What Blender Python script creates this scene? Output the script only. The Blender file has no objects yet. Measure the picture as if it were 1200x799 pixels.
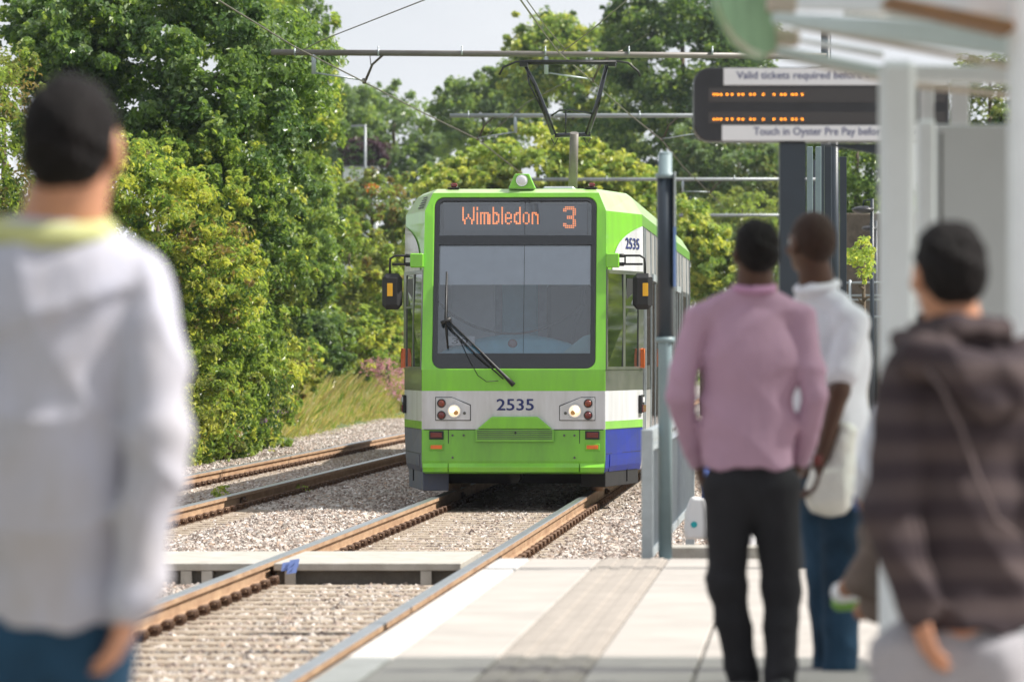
import bpy, math, random
import numpy as np
from mathutils import Vector, Matrix

random.seed(7)
RNG = np.random.default_rng(11)
C = bpy.context.scene.collection
F = 6600.0            # focal length in pixels of a 1200 px wide picture
EYE = 1.5             # camera height over the rail heads (rail head = 0)
HOR = 414.0
KT = 356.6            # the tracks run this way: x = c + KT / s, with s = pixels per metre
SLOPE = KT / F
YAW = -math.atan(SLOPE)
PLAT = 0.30

def P(px, py, s, dy=0.0):
    """a point seen at (px, py) where one metre measures s pixels (dy metres further)"""
    y = F / s + dy
    return np.array([(px - 600) * y / F, y, EYE - (py - HOR) * y / F])

# ------------------------------------------------------------------ materials
def mat(name, col, rough=0.6, metal=0.0, var=0.0, scale=6.0, bump=0.0, bscale=60.0, spec=0.5,
        emit=0.0, coat=0.0, dirt=None, stretch=None, alpha=None):
    m = bpy.data.materials.new(name); m.use_nodes = True
    nt = m.node_tree; b = nt.nodes['Principled BSDF']
    b.inputs['Base Color'].default_value = (*col, 1)
    b.inputs['Roughness'].default_value = rough
    b.inputs['Metallic'].default_value = metal
    b.inputs['Specular IOR Level'].default_value = spec
    b.inputs['Coat Weight'].default_value = coat
    if emit:
        b.inputs['Emission Color'].default_value = (*col, 1)
        b.inputs['Emission Strength'].default_value = emit
    if var or bump or dirt:
        tc = nt.nodes.new('ShaderNodeTexCoord')
        mp = nt.nodes.new('ShaderNodeMapping')
        nt.links.new(tc.outputs['Object'], mp.inputs['Vector'])
        if stretch: mp.inputs['Scale'].default_value = stretch
    if var or dirt:
        n = nt.nodes.new('ShaderNodeTexNoise'); n.inputs['Scale'].default_value = scale
        n.inputs['Detail'].default_value = 6; n.inputs['Roughness'].default_value = 0.65
        nt.links.new(mp.outputs[0], n.inputs['Vector'])
        r = nt.nodes.new('ShaderNodeValToRGB')
        lo = tuple(max(0, c * (1 - var)) for c in col); hi = tuple(min(1, c * (1 + var)) for c in col)
        if dirt: lo = dirt
        r.color_ramp.elements[0].position = 0.32; r.color_ramp.elements[1].position = 0.66
        r.color_ramp.elements[0].color = (*lo, 1); r.color_ramp.elements[1].color = (*hi, 1)
        nt.links.new(n.outputs['Fac'], r.inputs['Fac'])
        nt.links.new(r.outputs['Color'], b.inputs['Base Color'])
    if bump:
        n2 = nt.nodes.new('ShaderNodeTexNoise'); n2.inputs['Scale'].default_value = bscale
        n2.inputs['Detail'].default_value = 5
        nt.links.new(mp.outputs[0], n2.inputs['Vector'])
        bp = nt.nodes.new('ShaderNodeBump'); bp.inputs['Strength'].default_value = bump
        bp.inputs['Distance'].default_value = 0.02
        nt.links.new(n2.outputs['Fac'], bp.inputs['Height'])
        nt.links.new(bp.outputs['Normal'], b.inputs['Normal'])
    return m

def leaf_mat(name, col, trans=0.35, rough=0.42, var=0.25):
    m = bpy.data.materials.new(name); m.use_nodes = True
    nt = m.node_tree; b = nt.nodes['Principled BSDF']
    b.inputs['Roughness'].default_value = rough
    b.inputs['Specular IOR Level'].default_value = 0.5
    tc = nt.nodes.new('ShaderNodeTexCoord')
    n = nt.nodes.new('ShaderNodeTexNoise'); n.inputs['Scale'].default_value = 1.7
    n.inputs['Detail'].default_value = 5
    nt.links.new(tc.outputs['Object'], n.inputs['Vector'])
    r = nt.nodes.new('ShaderNodeValToRGB')
    r.color_ramp.elements[0].position = .3; r.color_ramp.elements[1].position = .7
    r.color_ramp.elements[0].color = (*[c * (1 - var) for c in col], 1)
    r.color_ramp.elements[1].color = (*[c * (1 + var) for c in col], 1)
    nt.links.new(n.outputs['Fac'], r.inputs['Fac'])
    nt.links.new(r.outputs['Color'], b.inputs['Base Color'])
    t = nt.nodes.new('ShaderNodeBsdfTranslucent')
    t.inputs['Color'].default_value = (min(1, col[0] * 1.9), min(1, col[1] * 1.9), col[2] * .8, 1)
    mx = nt.nodes.new('ShaderNodeMixShader'); mx.inputs['Fac'].default_value = trans
    nt.links.new(b.outputs[0], mx.inputs[1]); nt.links.new(t.outputs[0], mx.inputs[2])
    nt.links.new(mx.outputs[0], nt.nodes['Material Output'].inputs['Surface'])
    return m

def glass_mat(name, tint=(0.8, 0.85, 0.87), refl=1.0, rough=0.02):
    m = bpy.data.materials.new(name); m.use_nodes = True
    nt = m.node_tree; nt.nodes.remove(nt.nodes['Principled BSDF'])
    tr = nt.nodes.new('ShaderNodeBsdfTransparent'); tr.inputs['Color'].default_value = (*tint, 1)
    gl = nt.nodes.new('ShaderNodeBsdfGlossy'); gl.inputs['Roughness'].default_value = rough
    fr = nt.nodes.new('ShaderNodeFresnel'); fr.inputs['IOR'].default_value = 1.55
    ml = nt.nodes.new('ShaderNodeMath'); ml.operation = 'MULTIPLY'; ml.inputs[1].default_value = refl
    ml.use_clamp = True
    nt.links.new(fr.outputs[0], ml.inputs[0])
    mx = nt.nodes.new('ShaderNodeMixShader')
    nt.links.new(ml.outputs[0], mx.inputs['Fac'])
    nt.links.new(tr.outputs[0], mx.inputs[1]); nt.links.new(gl.outputs[0], mx.inputs[2])
    nt.links.new(mx.outputs[0], nt.nodes['Material Output'].inputs['Surface'])
    return m

M = {}
M['lime'] = mat('lime_paint', (0.22, 0.62, 0.03), 0.28, dirt=(0.18, 0.47, 0.045), scale=2.6, stretch=(1.6, 1.6, .3), coat=.5, bump=.02, bscale=4)
M['lime_dirty'] = mat('lime_paint_road_grime', (0.19, 0.54, 0.03), 0.38, dirt=(0.13, 0.34, 0.035), scale=2.2, coat=.3, stretch=(1, 1, .35))
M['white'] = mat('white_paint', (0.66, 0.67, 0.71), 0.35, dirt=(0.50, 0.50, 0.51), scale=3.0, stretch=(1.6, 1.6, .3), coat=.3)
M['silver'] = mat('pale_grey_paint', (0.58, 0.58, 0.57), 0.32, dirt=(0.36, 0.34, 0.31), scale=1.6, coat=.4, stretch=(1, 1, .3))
M['blue'] = mat('blue_paint', (0.004, 0.020, 0.27), 0.45, dirt=(0.012, 0.025, 0.14), scale=3, coat=0, spec=.25)
M['greyblue'] = mat('grey_blue_paint', (0.055, 0.075, 0.14), 0.55, dirt=(0.10, 0.10, 0.12), scale=3)  # greyer blue for the left-hand skirt, step and swoosh
M['darkpanel'] = mat('dark_grey_panel', (0.055, 0.06, 0.055), 0.3, dirt=(0.10, 0.10, 0.09), scale=2, coat=.4)
M['black'] = mat('black_rubber', (0.012, 0.012, 0.013), 0.55, var=.3)
M['blackgloss'] = mat('black_enamel', (0.010, 0.011, 0.014), 0.12, coat=.5)
M['sideglass'] = mat('dark_tinted_glass', (0.010, 0.013, 0.011), 0.04, spec=.9)
M['under'] = mat('underframe_grime', (0.009, 0.008, 0.008), 0.8, var=.4)
M['navy'] = mat('navy_lettering', (0.015, 0.025, 0.14), 0.5)
M['led'] = mat('orange_led', (1.0, 0.27, 0.06), 0.5, emit=1.0)
M['ledsign'] = mat('amber_led', (1.0, 0.30, 0.01), 0.5, emit=4.5)
M['lampglow'] = mat('headlamp_glow', (1.0, 0.80, 0.55), 0.15, emit=.45, coat=1)
M['bulb'] = mat('headlamp_bulb', (1.0, 0.86, 0.62), 0.4, emit=4)
M['amberbowl'] = mat('amber_reflector', (0.55, 0.30, 0.10), 0.3, metal=.6)
M['lampwhite'] = mat('marker_lamp_glass', (0.75, 0.75, 0.8), 0.1, spec=.8)
M['chrome'] = mat('bright_metal_rim', (0.7, 0.7, 0.7), 0.2, metal=1)
M['red'] = mat('red_lens', (0.14, 0.012, 0.012), 0.15, coat=.6)
M['orange'] = mat('orange_lens', (0.80, 0.16, 0.02), 0.2, coat=.6)
M['yellow'] = mat('yellow_marker', (0.85, 0.45, 0.02), 0.3)
M['palelight'] = mat('pale_reflected_light', (0.88, 0.91, 0.94), 0.8, var=.05)  # pale tone standing in for reflected and rear-window light
M['teal'] = mat('teal_dashboard', (0.20, 0.55, 0.68), 0.5, var=.15, scale=3)
M['cabgrey'] = mat('cab_interior_grey', (0.32, 0.37, 0.44), 0.7, var=.2)
M['display'] = mat('display_panel', (0.035, 0.045, 0.06), 0.4)
M['screen'] = glass_mat('windscreen_glass', (0.90, 0.93, 0.97), 2.5)
M['steel'] = mat('polished_rail_head', (0.42, 0.44, 0.46), 0.32, metal=.9, var=.15, scale=8)
M['rust'] = mat('rusty_rail_side', (0.42, 0.28, 0.17), 0.8, dirt=(0.26, 0.15, 0.085), scale=7, bump=.3, bscale=40, stretch=(1, .25, 1))
M['clip'] = mat('rusty_clip', (0.15, 0.085, 0.05), 0.8, dirt=(0.06, 0.03, 0.018), scale=1.7)
M['sleeper'] = mat('weathered_concrete_sleeper', (0.44, 0.37, 0.29), 0.9, dirt=(0.20, 0.15, 0.11), scale=9, bump=.4)
M['concrete'] = mat('pale_concrete', (0.46, 0.44, 0.40), 0.85, dirt=(0.33, 0.31, 0.27), scale=5, bump=.25, bscale=50)
M['concrete_dark'] = mat('dark_concrete', (0.13, 0.12, 0.10), 0.9, dirt=(0.08, 0.07, 0.06), scale=4, bump=.3)
M['slab'] = mat('buff_paving_slab', (0.43, 0.395, 0.362), 0.85, dirt=(0.33, 0.305, 0.28), scale=1.6, bump=.15, bscale=90)
M['coping'] = mat('white_edge_paint', (0.62, 0.60, 0.58), 0.7, dirt=(0.48, 0.46, 0.43), scale=6, bump=.1)
M['tactile'] = mat('brown_tactile_paving', (0.36, 0.318, 0.28), 0.85, dirt=(0.27, 0.24, 0.21), scale=6, bump=.2)
M['joint'] = mat('dark_joint_grit', (0.14, 0.12, 0.10), 0.95, var=.3)
M['galv'] = mat('galvanised_steel', (0.36, 0.40, 0.42), 0.45, metal=.35, var=.12, scale=10)
M['postgrey'] = mat('grey_green_paint', (0.20, 0.27, 0.29), 0.45, var=.08)
M['pipe'] = mat('weathered_boom_tube', (0.20, 0.185, 0.17), 0.5, metal=.1, dirt=(0.10, 0.085, 0.07), scale=2.5, stretch=(.3, 1, 1))
M['pipelight'] = mat('grey_boom_tube', (0.30, 0.32, 0.34), 0.45, metal=.15, var=.15, scale=3)
M['wire'] = mat('dark_copper_wire', (0.10, 0.085, 0.06), 0.5, metal=.3)
M['insul'] = mat('grey_insulator', (0.38, 0.42, 0.47), 0.4)
M['darkpost'] = mat('dark_slate_paint', (0.022, 0.032, 0.045), 0.4, var=.1)
M['signbody'] = mat('black_display_case', (0.022, 0.022, 0.026), 0.35, var=.2)
M['signstrip'] = mat('dark_display_window', (0.05, 0.045, 0.045), 0.25)
M['signwhite'] = mat('white_sign_band', (0.72, 0.72, 0.74), 0.5)
M['shelter'] = mat('pale_shelter_steel', (0.70, 0.73, 0.75), 0.4, var=.04)
M['shelterlight'] = mat('pale_green_beam', (0.50, 0.58, 0.58), 0.45, var=.05)
M['beige'] = mat('beige_soffit', (0.50, 0.43, 0.36), 0.7, var=.08)
M['wood'] = mat('orange_brown_soffit', (0.20, 0.085, 0.012), 0.5, var=.3, scale=3, stretch=(1, 8, 1))
M['panel'] = mat('pale_grey_cladding', (0.50, 0.52, 0.53), 0.5, var=.04, scale=2)
M['canopygreen'] = mat('green_canopy_glass', (0.26, 0.42, 0.25), 0.3, var=.4, scale=5, spec=.5, stretch=(3, 1, .4))
M['wallbrown'] = mat('dark_brown_brickwork', (0.12, 0.095, 0.075), 0.9, var=.3, scale=8)
M['housewhite'] = mat('white_render', (0.70, 0.72, 0.74), 0.8, var=.04)
M['roofgrey'] = mat('grey_roof', (0.2, 0.2, 0.21), 0.8, var=.1)
M['bark'] = mat('bark', (0.10, 0.075, 0.05), 0.9, var=.4, scale=5, bump=.6, bscale=20, stretch=(1, 1, .2))
M['earth'] = mat('bank_soil', (0.10, 0.12, 0.04), 0.95, dirt=(0.05, 0.08, 0.02), scale=1.2, bump=.5, bscale=8)
M['field'] = mat('rough_ground', (0.07, 0.10, 0.03), 0.95, dirt=(0.12, 0.10, 0.05), scale=.3, bump=.3, bscale=4)
M['litterblue'] = mat('blue_wrapper', (0.15, 0.22, 0.5), 0.5)
M['plastic'] = mat('white_plastic_bag', (0.72, 0.71, 0.66), 0.45, var=.08, bump=.8, bscale=12)
M['limepale'] = mat('pale_lime_paint', (0.36, 0.60, 0.18), 0.35, dirt=(0.42, 0.50, 0.30), scale=2.2, coat=.3)  # paler lime used on the upper slopes and roof cap
M['roofglass'] = glass_mat('tinted_roof_glass', (0.62, 0.66, 0.64), 1.0, .15)  # tint set for the softened shade the roof sheet throws
# leaves
M['l_dark'] = leaf_mat('leaf_dark', (0.072, 0.132, 0.042), .33, .32)
M['l_mid'] = leaf_mat('leaf_mid', (0.145, 0.225, 0.062), .4, .34)
M['l_light'] = leaf_mat('leaf_light', (0.27, 0.35, 0.100), .42, .36)
M['l_yellow'] = leaf_mat('leaf_yellow_green', (0.42, 0.44, 0.120), .42, .36)
M['l_olive'] = leaf_mat('leaf_olive', (0.20, 0.23, 0.085), .4)
M['l_grey'] = leaf_mat('leaf_grey_green', (0.17, 0.24, 0.125), .35)
M['l_tan'] = leaf_mat('leaf_tan', (0.26, 0.20, 0.09), .3)
M['l_orange'] = leaf_mat('leaf_orange', (0.45, 0.16, 0.03), .3)
M['l_purple'] = leaf_mat('leaf_purple', (0.07, 0.03, 0.05), .25)
M['l_pink'] = leaf_mat('pink_flower', (0.50, 0.27, 0.42), .3)
M['l_violet'] = leaf_mat('violet_flower', (0.22, 0.12, 0.40), .3)
M['g_green'] = leaf_mat('grass_green', (0.20, 0.29, 0.06), .4)
M['g_straw'] = leaf_mat('grass_straw', (0.46, 0.40, 0.20), .35)

# ------------------------------------------------------------------ objects
def tag(o, label=None, cat=None, group=None, kind=None):
    if label: o['label'] = label
    if cat: o['category'] = cat
    if group: o['group'] = group
    if kind: o['kind'] = kind
    return o

def empty(name, loc, label=None, cat=None, group=None, rz=0.0):
    o = bpy.data.objects.new(name, None); C.objects.link(o)
    o.location = loc; o.rotation_euler = (0, 0, rz)
    o.empty_display_size = .2
    return tag(o, label, cat, group)

def wmat(o):
    m = Matrix.LocRotScale(o.location, o.rotation_euler, o.scale)
    return m if o.parent is None else wmat(o.parent) @ m

def link(name, me, parent=None, loc=None):
    o = bpy.data.objects.new(name, me); C.objects.link(o)
    if parent is not None: o.parent = parent
    if loc is not None: o.location = loc
    return o

class MB:
    def __init__(s, parent=None, world=True):
        s.v = []; s.f = []; s.m = []; s.sm = []; s.parent = parent; s.world = world; s.mi = 0; s.smooth = False
    def add(s, vs, fs, smooth=None):
        b = len(s.v); s.v += [tuple(map(float, v)) for v in vs]
        for f in fs:
            s.f.append([b + i for i in f]); s.m.append(s.mi)
            s.sm.append(s.smooth if smooth is None else smooth)
        return s
    def box(s, a, b, bev=0.0):
        (x0, y0, z0), (x1, y1, z1) = np.minimum(a, b), np.maximum(a, b)
        if bev <= 0:
            s.add([(x0, y0, z0), (x1, y0, z0), (x1, y1, z0), (x0, y1, z0), (x0, y0, z1), (x1, y0, z1), (x1, y1, z1), (x0, y1, z1)],
                  [(0, 3, 2, 1), (4, 5, 6, 7), (0, 1, 5, 4), (1, 2, 6, 5), (2, 3, 7, 6), (3, 0, 4, 7)])
            return s
        e = bev
        pts = []
        for z, i in ((z0, e), (z0 + e, 0), (z1 - e, 0), (z1, e)):
            q = [(x0 + e, y0 + i), (x1 - e, y0 + i), (x1 - i, y0 + e), (x1 - i, y1 - e), (x1 - e, y1 - i), (x0 + e, y1 - i), (x0 + i, y1 - e), (x0 + i, y0 + e)]
            pts += [(x, y, z) for x, y in q]
        fs = [tuple(range(7, -1, -1)), tuple(range(24, 32))]
        for l in range(3):
            for i in range(8):
                j = (i + 1) % 8
                fs.append((l * 8 + i, l * 8 + j, l * 8 + 8 + j, l * 8 + 8 + i))
        return s.add(pts, fs)
    def obox(s, p0, p1, w, h, up=(0, 0, 1)):
        """a bar of section w (across) by h (along up) from p0 to p1"""
        p0 = np.array(p0, float); p1 = np.array(p1, float); d = p1 - p0; d /= np.linalg.norm(d)
        up = np.array(up, float); r = np.cross(d, up); r /= np.linalg.norm(r); u = np.cross(r, d)
        vs = []
        for p in (p0, p1):
            for a, b in ((-1, -1), (1, -1), (1, 1), (-1, 1)):
                vs.append(p + r * a * w / 2 + u * b * h / 2)
        return s.add(vs, [(0, 1, 2, 3), (7, 6, 5, 4), (0, 4, 5, 1), (1, 5, 6, 2), (2, 6, 7, 3), (3, 7, 4, 0)])
    def cyl(s, p0, p1, r0, r1=None, n=12, cap=True):
        r1 = r0 if r1 is None else r1
        return s.tube([p0, p1], [r0, r1], n, cap)
    def tube(s, pts, r, n=8, cap=True):
        pts = [np.array(p, float) for p in pts]
        rs = r if hasattr(r, '__len__') else [r] * len(pts)
        vs = []; prev = None
        for i, p in enumerate(pts):
            d = pts[min(i + 1, len(pts) - 1)] - pts[max(i - 1, 0)]; d = d / (np.linalg.norm(d) + 1e-9)
            if prev is None:
                a = np.array((0, 0, 1.)) if abs(d[2]) < .9 else np.array((1., 0, 0))
                r_ = np.cross(d, a)
            else:
                r_ = prev - d * np.dot(prev, d)
            r_ /= np.linalg.norm(r_); prev = r_; u = np.cross(d, r_)
            for k in range(n):
                t = 2 * math.pi * k / n
                vs.append(p + (r_ * math.cos(t) + u * math.sin(t)) * rs[i])
        fs = []
        for i in range(len(pts) - 1):
            for k in range(n):
                k2 = (k + 1) % n
                fs.append((i * n + k, i * n + k2, (i + 1) * n + k2, (i + 1) * n + k))
        s.add(vs, fs, smooth=True)
        if cap:
            b = len(s.v) - len(vs)
            s.f.append([b + k for k in range(n - 1, -1, -1)]); s.m.append(s.mi); s.sm.append(False)
            e = b + (len(pts) - 1) * n
            s.f.append([e + k for k in range(n)]); s.m.append(s.mi); s.sm.append(False)
        return s
    def ball(s, c, r, n=12, m=8):
        r = np.array(r if hasattr(r, '__len__') else (r, r, r), float); c = np.array(c, float)
        vs = [c + r * (0, 0, 1)]
        for i in range(1, m):
            a = math.pi * i / m
            for k in range(n):
                t = 2 * math.pi * k / n
                vs.append(c + r * (math.sin(a) * math.cos(t), math.sin(a) * math.sin(t), math.cos(a)))
        vs.append(c - r * (0, 0, 1)); fs = []
        for k in range(n): fs.append((0, 1 + k, 1 + (k + 1) % n))
        for i in range(m - 2):
            for k in range(n):
                k2 = (k + 1) % n; a = 1 + i * n
                fs.append((a + k, a + n + k, a + n + k2, a + k2))
        L = len(vs) - 1; a = 1 + (m - 2) * n
        for k in range(n): fs.append((a + k, L, a + (k + 1) % n))
        return s.add(vs, fs, smooth=True)
    def prism(s, poly, o, u, v, t):
        """polygon poly (2-D) in plane (o; u, v) given thickness t along u x v"""
        o, u, v = (np.array(q, float) for q in (o, u, v)); n = np.cross(u, v); n /= np.linalg.norm(n)
        k = len(poly)
        a = [o + u * x + v * y for x, y in poly]; b = [q + n * t for q in a]
        fs = [tuple(range(k - 1, -1, -1)), tuple(range(k, 2 * k))]
        for i in range(k):
            j = (i + 1) % k; fs.append((i, j, k + j, k + i))
        return s.add(a + b, fs)
    def build(s, name, mats, parent='_', bevel=0.0, label=None):
        parent = s.parent if parent == '_' else parent
        vs = np.array(s.v, float).reshape(-1, 3)
        org = None
        if s.world:
            if parent is not None:
                mi = np.array(wmat(parent).inverted())
                vs = vs @ mi[:3, :3].T + mi[:3, 3]
            else:
                org = np.array([(vs[:, 0].min() + vs[:, 0].max()) / 2, (vs[:, 1].min() + vs[:, 1].max()) / 2, vs[:, 2].min()])
                vs = vs - org
        me = bpy.data.meshes.new(name)
        me.from_pydata([tuple(v) for v in vs], [], s.f)
        mats = mats if isinstance(mats, (list, tuple)) else [mats]
        for m in mats: me.materials.append(m)
        me.polygons.foreach_set('material_index', s.m)
        me.polygons.foreach_set('use_smooth', s.sm)
        me.update()
        o = link(name, me, parent, org)
        if bevel:
            b = o.modifiers.new('bevel', 'BEVEL'); b.width = bevel; b.segments = 2; b.limit_method = 'ANGLE'
            b.angle_limit = math.radians(40)
        if label: o['label'] = label
        return o

def rawmesh(name, vs, quads, mats, mi=None, smooth=True, parent=None, world=True):
    vs = np.asarray(vs, float); org = None
    if world:
        if parent is not None:
            m_ = np.array(wmat(parent).inverted()); vs = vs @ m_[:3, :3].T + m_[:3, 3]
        else:
            org = np.array([(vs[:, 0].min() + vs[:, 0].max()) / 2, (vs[:, 1].min() + vs[:, 1].max()) / 2, vs[:, 2].min()])
            vs = vs - org
    me = bpy.data.meshes.new(name); n = len(quads); k = quads.shape[1]
    me.vertices.add(len(vs)); me.vertices.foreach_set('co', vs.astype(np.float32).ravel())
    me.loops.add(n * k); me.loops.foreach_set('vertex_index', quads.astype(np.int32).ravel())
    me.polygons.add(n); me.polygons.foreach_set('loop_start', np.arange(0, n * k, k, dtype=np.int32))
    me.polygons.foreach_set('loop_total', np.full(n, k, dtype=np.int32))
    for m in (mats if isinstance(mats, (list, tuple)) else [mats]): me.materials.append(m)
    if mi is not None: me.polygons.foreach_set('material_index', mi.astype(np.int32))
    me.polygons.foreach_set('use_smooth', np.full(n, smooth))
    me.update(calc_edges=True); me.validate()
    return link(name, me, parent, org)

def text_mesh(s, width=None, height=None, extr=0.0, spacing=1.0):
    cu = bpy.data.curves.new('t', 'FONT'); cu.body = s; cu.size = 1; cu.extrude = 0; cu.space_character = spacing
    cu.resolution_u = 3
    o = bpy.data.objects.new('t', cu); C.objects.link(o)
    bpy.context.view_layer.update()
    me = bpy.data.meshes.new_from_object(o.evaluated_get(bpy.context.evaluated_depsgraph_get()))
    vs = np.array([v.co[:2] for v in me.vertices]); fs = [list(p.vertices) for p in me.polygons]
    bpy.data.objects.remove(o); bpy.data.curves.remove(cu); bpy.data.meshes.remove(me)
    vs -= vs.min(0); ext = vs.max(0)
    sx = (width / ext[0]) if width else None; sy = (height / ext[1]) if height else None
    sx = sx or sy; sy = sy or sx
    return vs * (sx, sy), fs

def put_text(mb, s, o, u, v, width=None, height=None, clip=None, bold=0.0):
    vs, fs = text_mesh(s, width, height)
    if clip: fs = [f for f in fs if vs[f][:, 0].max() < clip]
    o, u, v = (np.array(q, float) for q in (o, u, v))
    mb.add([o + u * a + v * b for a, b in vs], fs)
    if bold:
        n = np.cross(u, v) * .0006
        mb.add([o + u * (a + bold) + v * b + n for a, b in vs], fs)
        mb.add([o + u * (a + bold / 2) + v * (b + bold / 2) - n for a, b in vs], fs)
SUN, SKY, CLOUD, EXPO, APERTURE, HAZE = 5.0, 0.10, 0.68, 0.68, 0.040, 0.00013
# ------------------------------------------------------------------ lines of the place
def track_x(c, y): return c + SLOPE * y
CN, CL = -3.213, -6.99        # centre lines: near track, left track
EDGE = -1.865                  # platform edge
GA = 0.77                     # half gauge

# ------------------------------------------------------------------ ground
g = MB()
xs = np.concatenate([[-3000, -600, -120], np.linspace(-40, 40, 9), [120, 600, 3000]])
ys = np.concatenate([[-400, -40], np.linspace(0, 200, 9), [500, 1200, 4000]])
vv = [(x, y, -.34) for y in ys for x in xs]; nx = len(xs)
g.add(vv, [(j * nx + i, j * nx + i + 1, (j + 1) * nx + i + 1, (j + 1) * nx + i) for j in range(len(ys) - 1) for i in range(nx - 1)])
tag(g.build('ground', M['field']), kind='structure')

# ballast bed: a strip that follows the tracks, raised under them
def ballast_z(x, y):
    w = x - SLOPE * y
    z = -.19
    if w < -9.2: z -= min(.10, (-9.2 - w) * .25)
    for c in (CN, CL):
        if abs(w - c) < 1.35: z -= .025
    if -5.7 < w < -4.6: z += .02
    return z
bm_ = MB()
ww = [-11.5, -10.2, -9.6, -9.2, -8.6, -7.8, -7, -6.2, -5.6, -5.1, -4.6, -4, -3.2, -2.4, -1.9, -1.2, -.4, .6]
yy = list(np.arange(14, 300, 1.5))
bm_.add([(w + SLOPE * y, y, ballast_z(w + SLOPE * y, y) + random.uniform(-.012, .012)) for y in yy for w in ww],
        [(j * len(ww) + i, j * len(ww) + i + 1, (j + 1) * len(ww) + i + 1, (j + 1) * len(ww) + i) for j in range(len(yy) - 1) for i in range(len(ww) - 1)], smooth=True)

def ballast_base_mat():
    m = mat('ballast_bed', (0.3, 0.26, 0.24), .9)
    nt = m.node_tree; b = nt.nodes['Principled BSDF']
    tc = nt.nodes.new('ShaderNodeTexCoord')
    v = nt.nodes.new('ShaderNodeTexVoronoi'); v.inputs['Scale'].default_value = 22
    nt.links.new(tc.outputs['Object'], v.inputs['Vector'])
    r = nt.nodes.new('ShaderNodeValToRGB')
    r.color_ramp.elements[0].color = (.10, .085, .075, 1); r.color_ramp.elements[1].color = (.40, .36, .34, 1)
    s = nt.nodes.new('ShaderNodeSeparateColor'); nt.links.new(v.outputs['Color'], s.inputs[0])
    nt.links.new(s.outputs[0], r.inputs['Fac']); nt.links.new(r.outputs[0], b.inputs['Base Color'])
    bp = nt.nodes.new('ShaderNodeBump'); bp.inputs['Strength'].default_value = 1; bp.inputs['Distance'].default_value = .04
    bp.invert = True
    nt.links.new(v.outputs['Distance'], bp.inputs['Height']); nt.links.new(bp.outputs[0], b.inputs['Normal'])
    return m
def stone_mat():
    m = mat('ballast_stone', (0.3, 0.26, 0.24), .85)
    nt = m.node_tree; b = nt.nodes['Principled BSDF']
    oi = nt.nodes.new('ShaderNodeObjectInfo')
    r = nt.nodes.new('ShaderNodeValToRGB'); cr = r.color_ramp
    cr.elements[0].color = (.17, .13, .11, 1); cr.elements[1].color = (.78, .74, .72, 1)
    for p, c in ((.20, (.30, .235, .20)), (.5, (.43, .385, .34)), (.75, (.55, .50, .46)), (.88, (.40, .28, .20))):
        e = cr.elements.new(p); e.color = (*c, 1)
    nt.links.new(oi.outputs['Random'], r.inputs['Fac'])
    nt.links.new(r.outputs[0], b.inputs['Base Color'])
    return m
M['bed'] = ballast_base_mat(); M['stone'] = stone_mat()
tag(bm_.build('ballast_bed', M['bed']), kind='structure')

def scatter_group(density, seed, smin, smax, m):
    ng = bpy.data.node_groups.new('stones', 'GeometryNodeTree')
    ng.interface.new_socket('Geometry', in_out='INPUT', socket_type='NodeSocketGeometry')
    ng.interface.new_socket('Geometry', in_out='OUTPUT', socket_type='NodeSocketGeometry')
    N = ng.nodes; L = ng.links
    gi = N.new('NodeGroupInput'); go = N.new('NodeGroupOutput')
    d = N.new('GeometryNodeDistributePointsOnFaces'); d.inputs['Density'].default_value = density; d.inputs['Seed'].default_value = seed
    ico = N.new('GeometryNodeMeshIcoSphere'); ico.inputs['Radius'].default_value = 1; ico.inputs['Subdivisions'].default_value = 2
    sp = N.new('GeometryNodeSetPosition')
    nz = N.new('ShaderNodeTexNoise'); nz.inputs['Scale'].default_value = 1.1
    pos = N.new('GeometryNodeInputPosition')
    L.new(pos.outputs[0], nz.inputs['Vector'])
    sub = N.new('ShaderNodeVectorMath'); sub.operation = 'SUBTRACT'; sub.inputs[1].default_value = (.5, .5, .5)
    L.new(nz.outputs['Color'], sub.inputs[0])
    sc = N.new('ShaderNodeVectorMath'); sc.operation = 'SCALE'; sc.inputs['Scale'].default_value = 2.4
    L.new(sub.outputs[0], sc.inputs[0])
    L.new(ico.outputs['Mesh'], sp.inputs['Geometry']); L.new(sc.outputs[0], sp.inputs['Offset'])
    ss = N.new('GeometryNodeSetShadeSmooth'); ss.inputs['Shade Smooth'].default_value = False
    L.new(sp.outputs[0], ss.inputs[0])
    sm = N.new('GeometryNodeSetMaterial'); sm.inputs['Material'].default_value = m
    L.new(ss.outputs[0], sm.inputs[0])
    io = N.new('GeometryNodeInstanceOnPoints')
    L.new(d.outputs['Points'], io.inputs['Points']); L.new(sm.outputs[0], io.inputs['Instance'])
    rr = N.new('FunctionNodeRandomValue'); rr.data_type = 'FLOAT_VECTOR'
    rr.inputs[0].default_value = (0, 0, 0); rr.inputs[1].default_value = (6.28, 6.28, 6.28)
    L.new(rr.outputs[0], io.inputs['Rotation'])
    rs = N.new('FunctionNodeRandomValue'); rs.data_type = 'FLOAT_VECTOR'; rs.inputs['Seed'].default_value = 5
    rs.inputs[0].default_value = (smin, smin, smin * .75); rs.inputs[1].default_value = (smax, smax, smax * .9)
    L.new(rs.outputs[0], io.inputs['Scale'])
    L.new(gi.outputs[0], d.inputs['Mesh'])
    L.new(io.outputs[0], go.inputs[0])
    return ng

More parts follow.
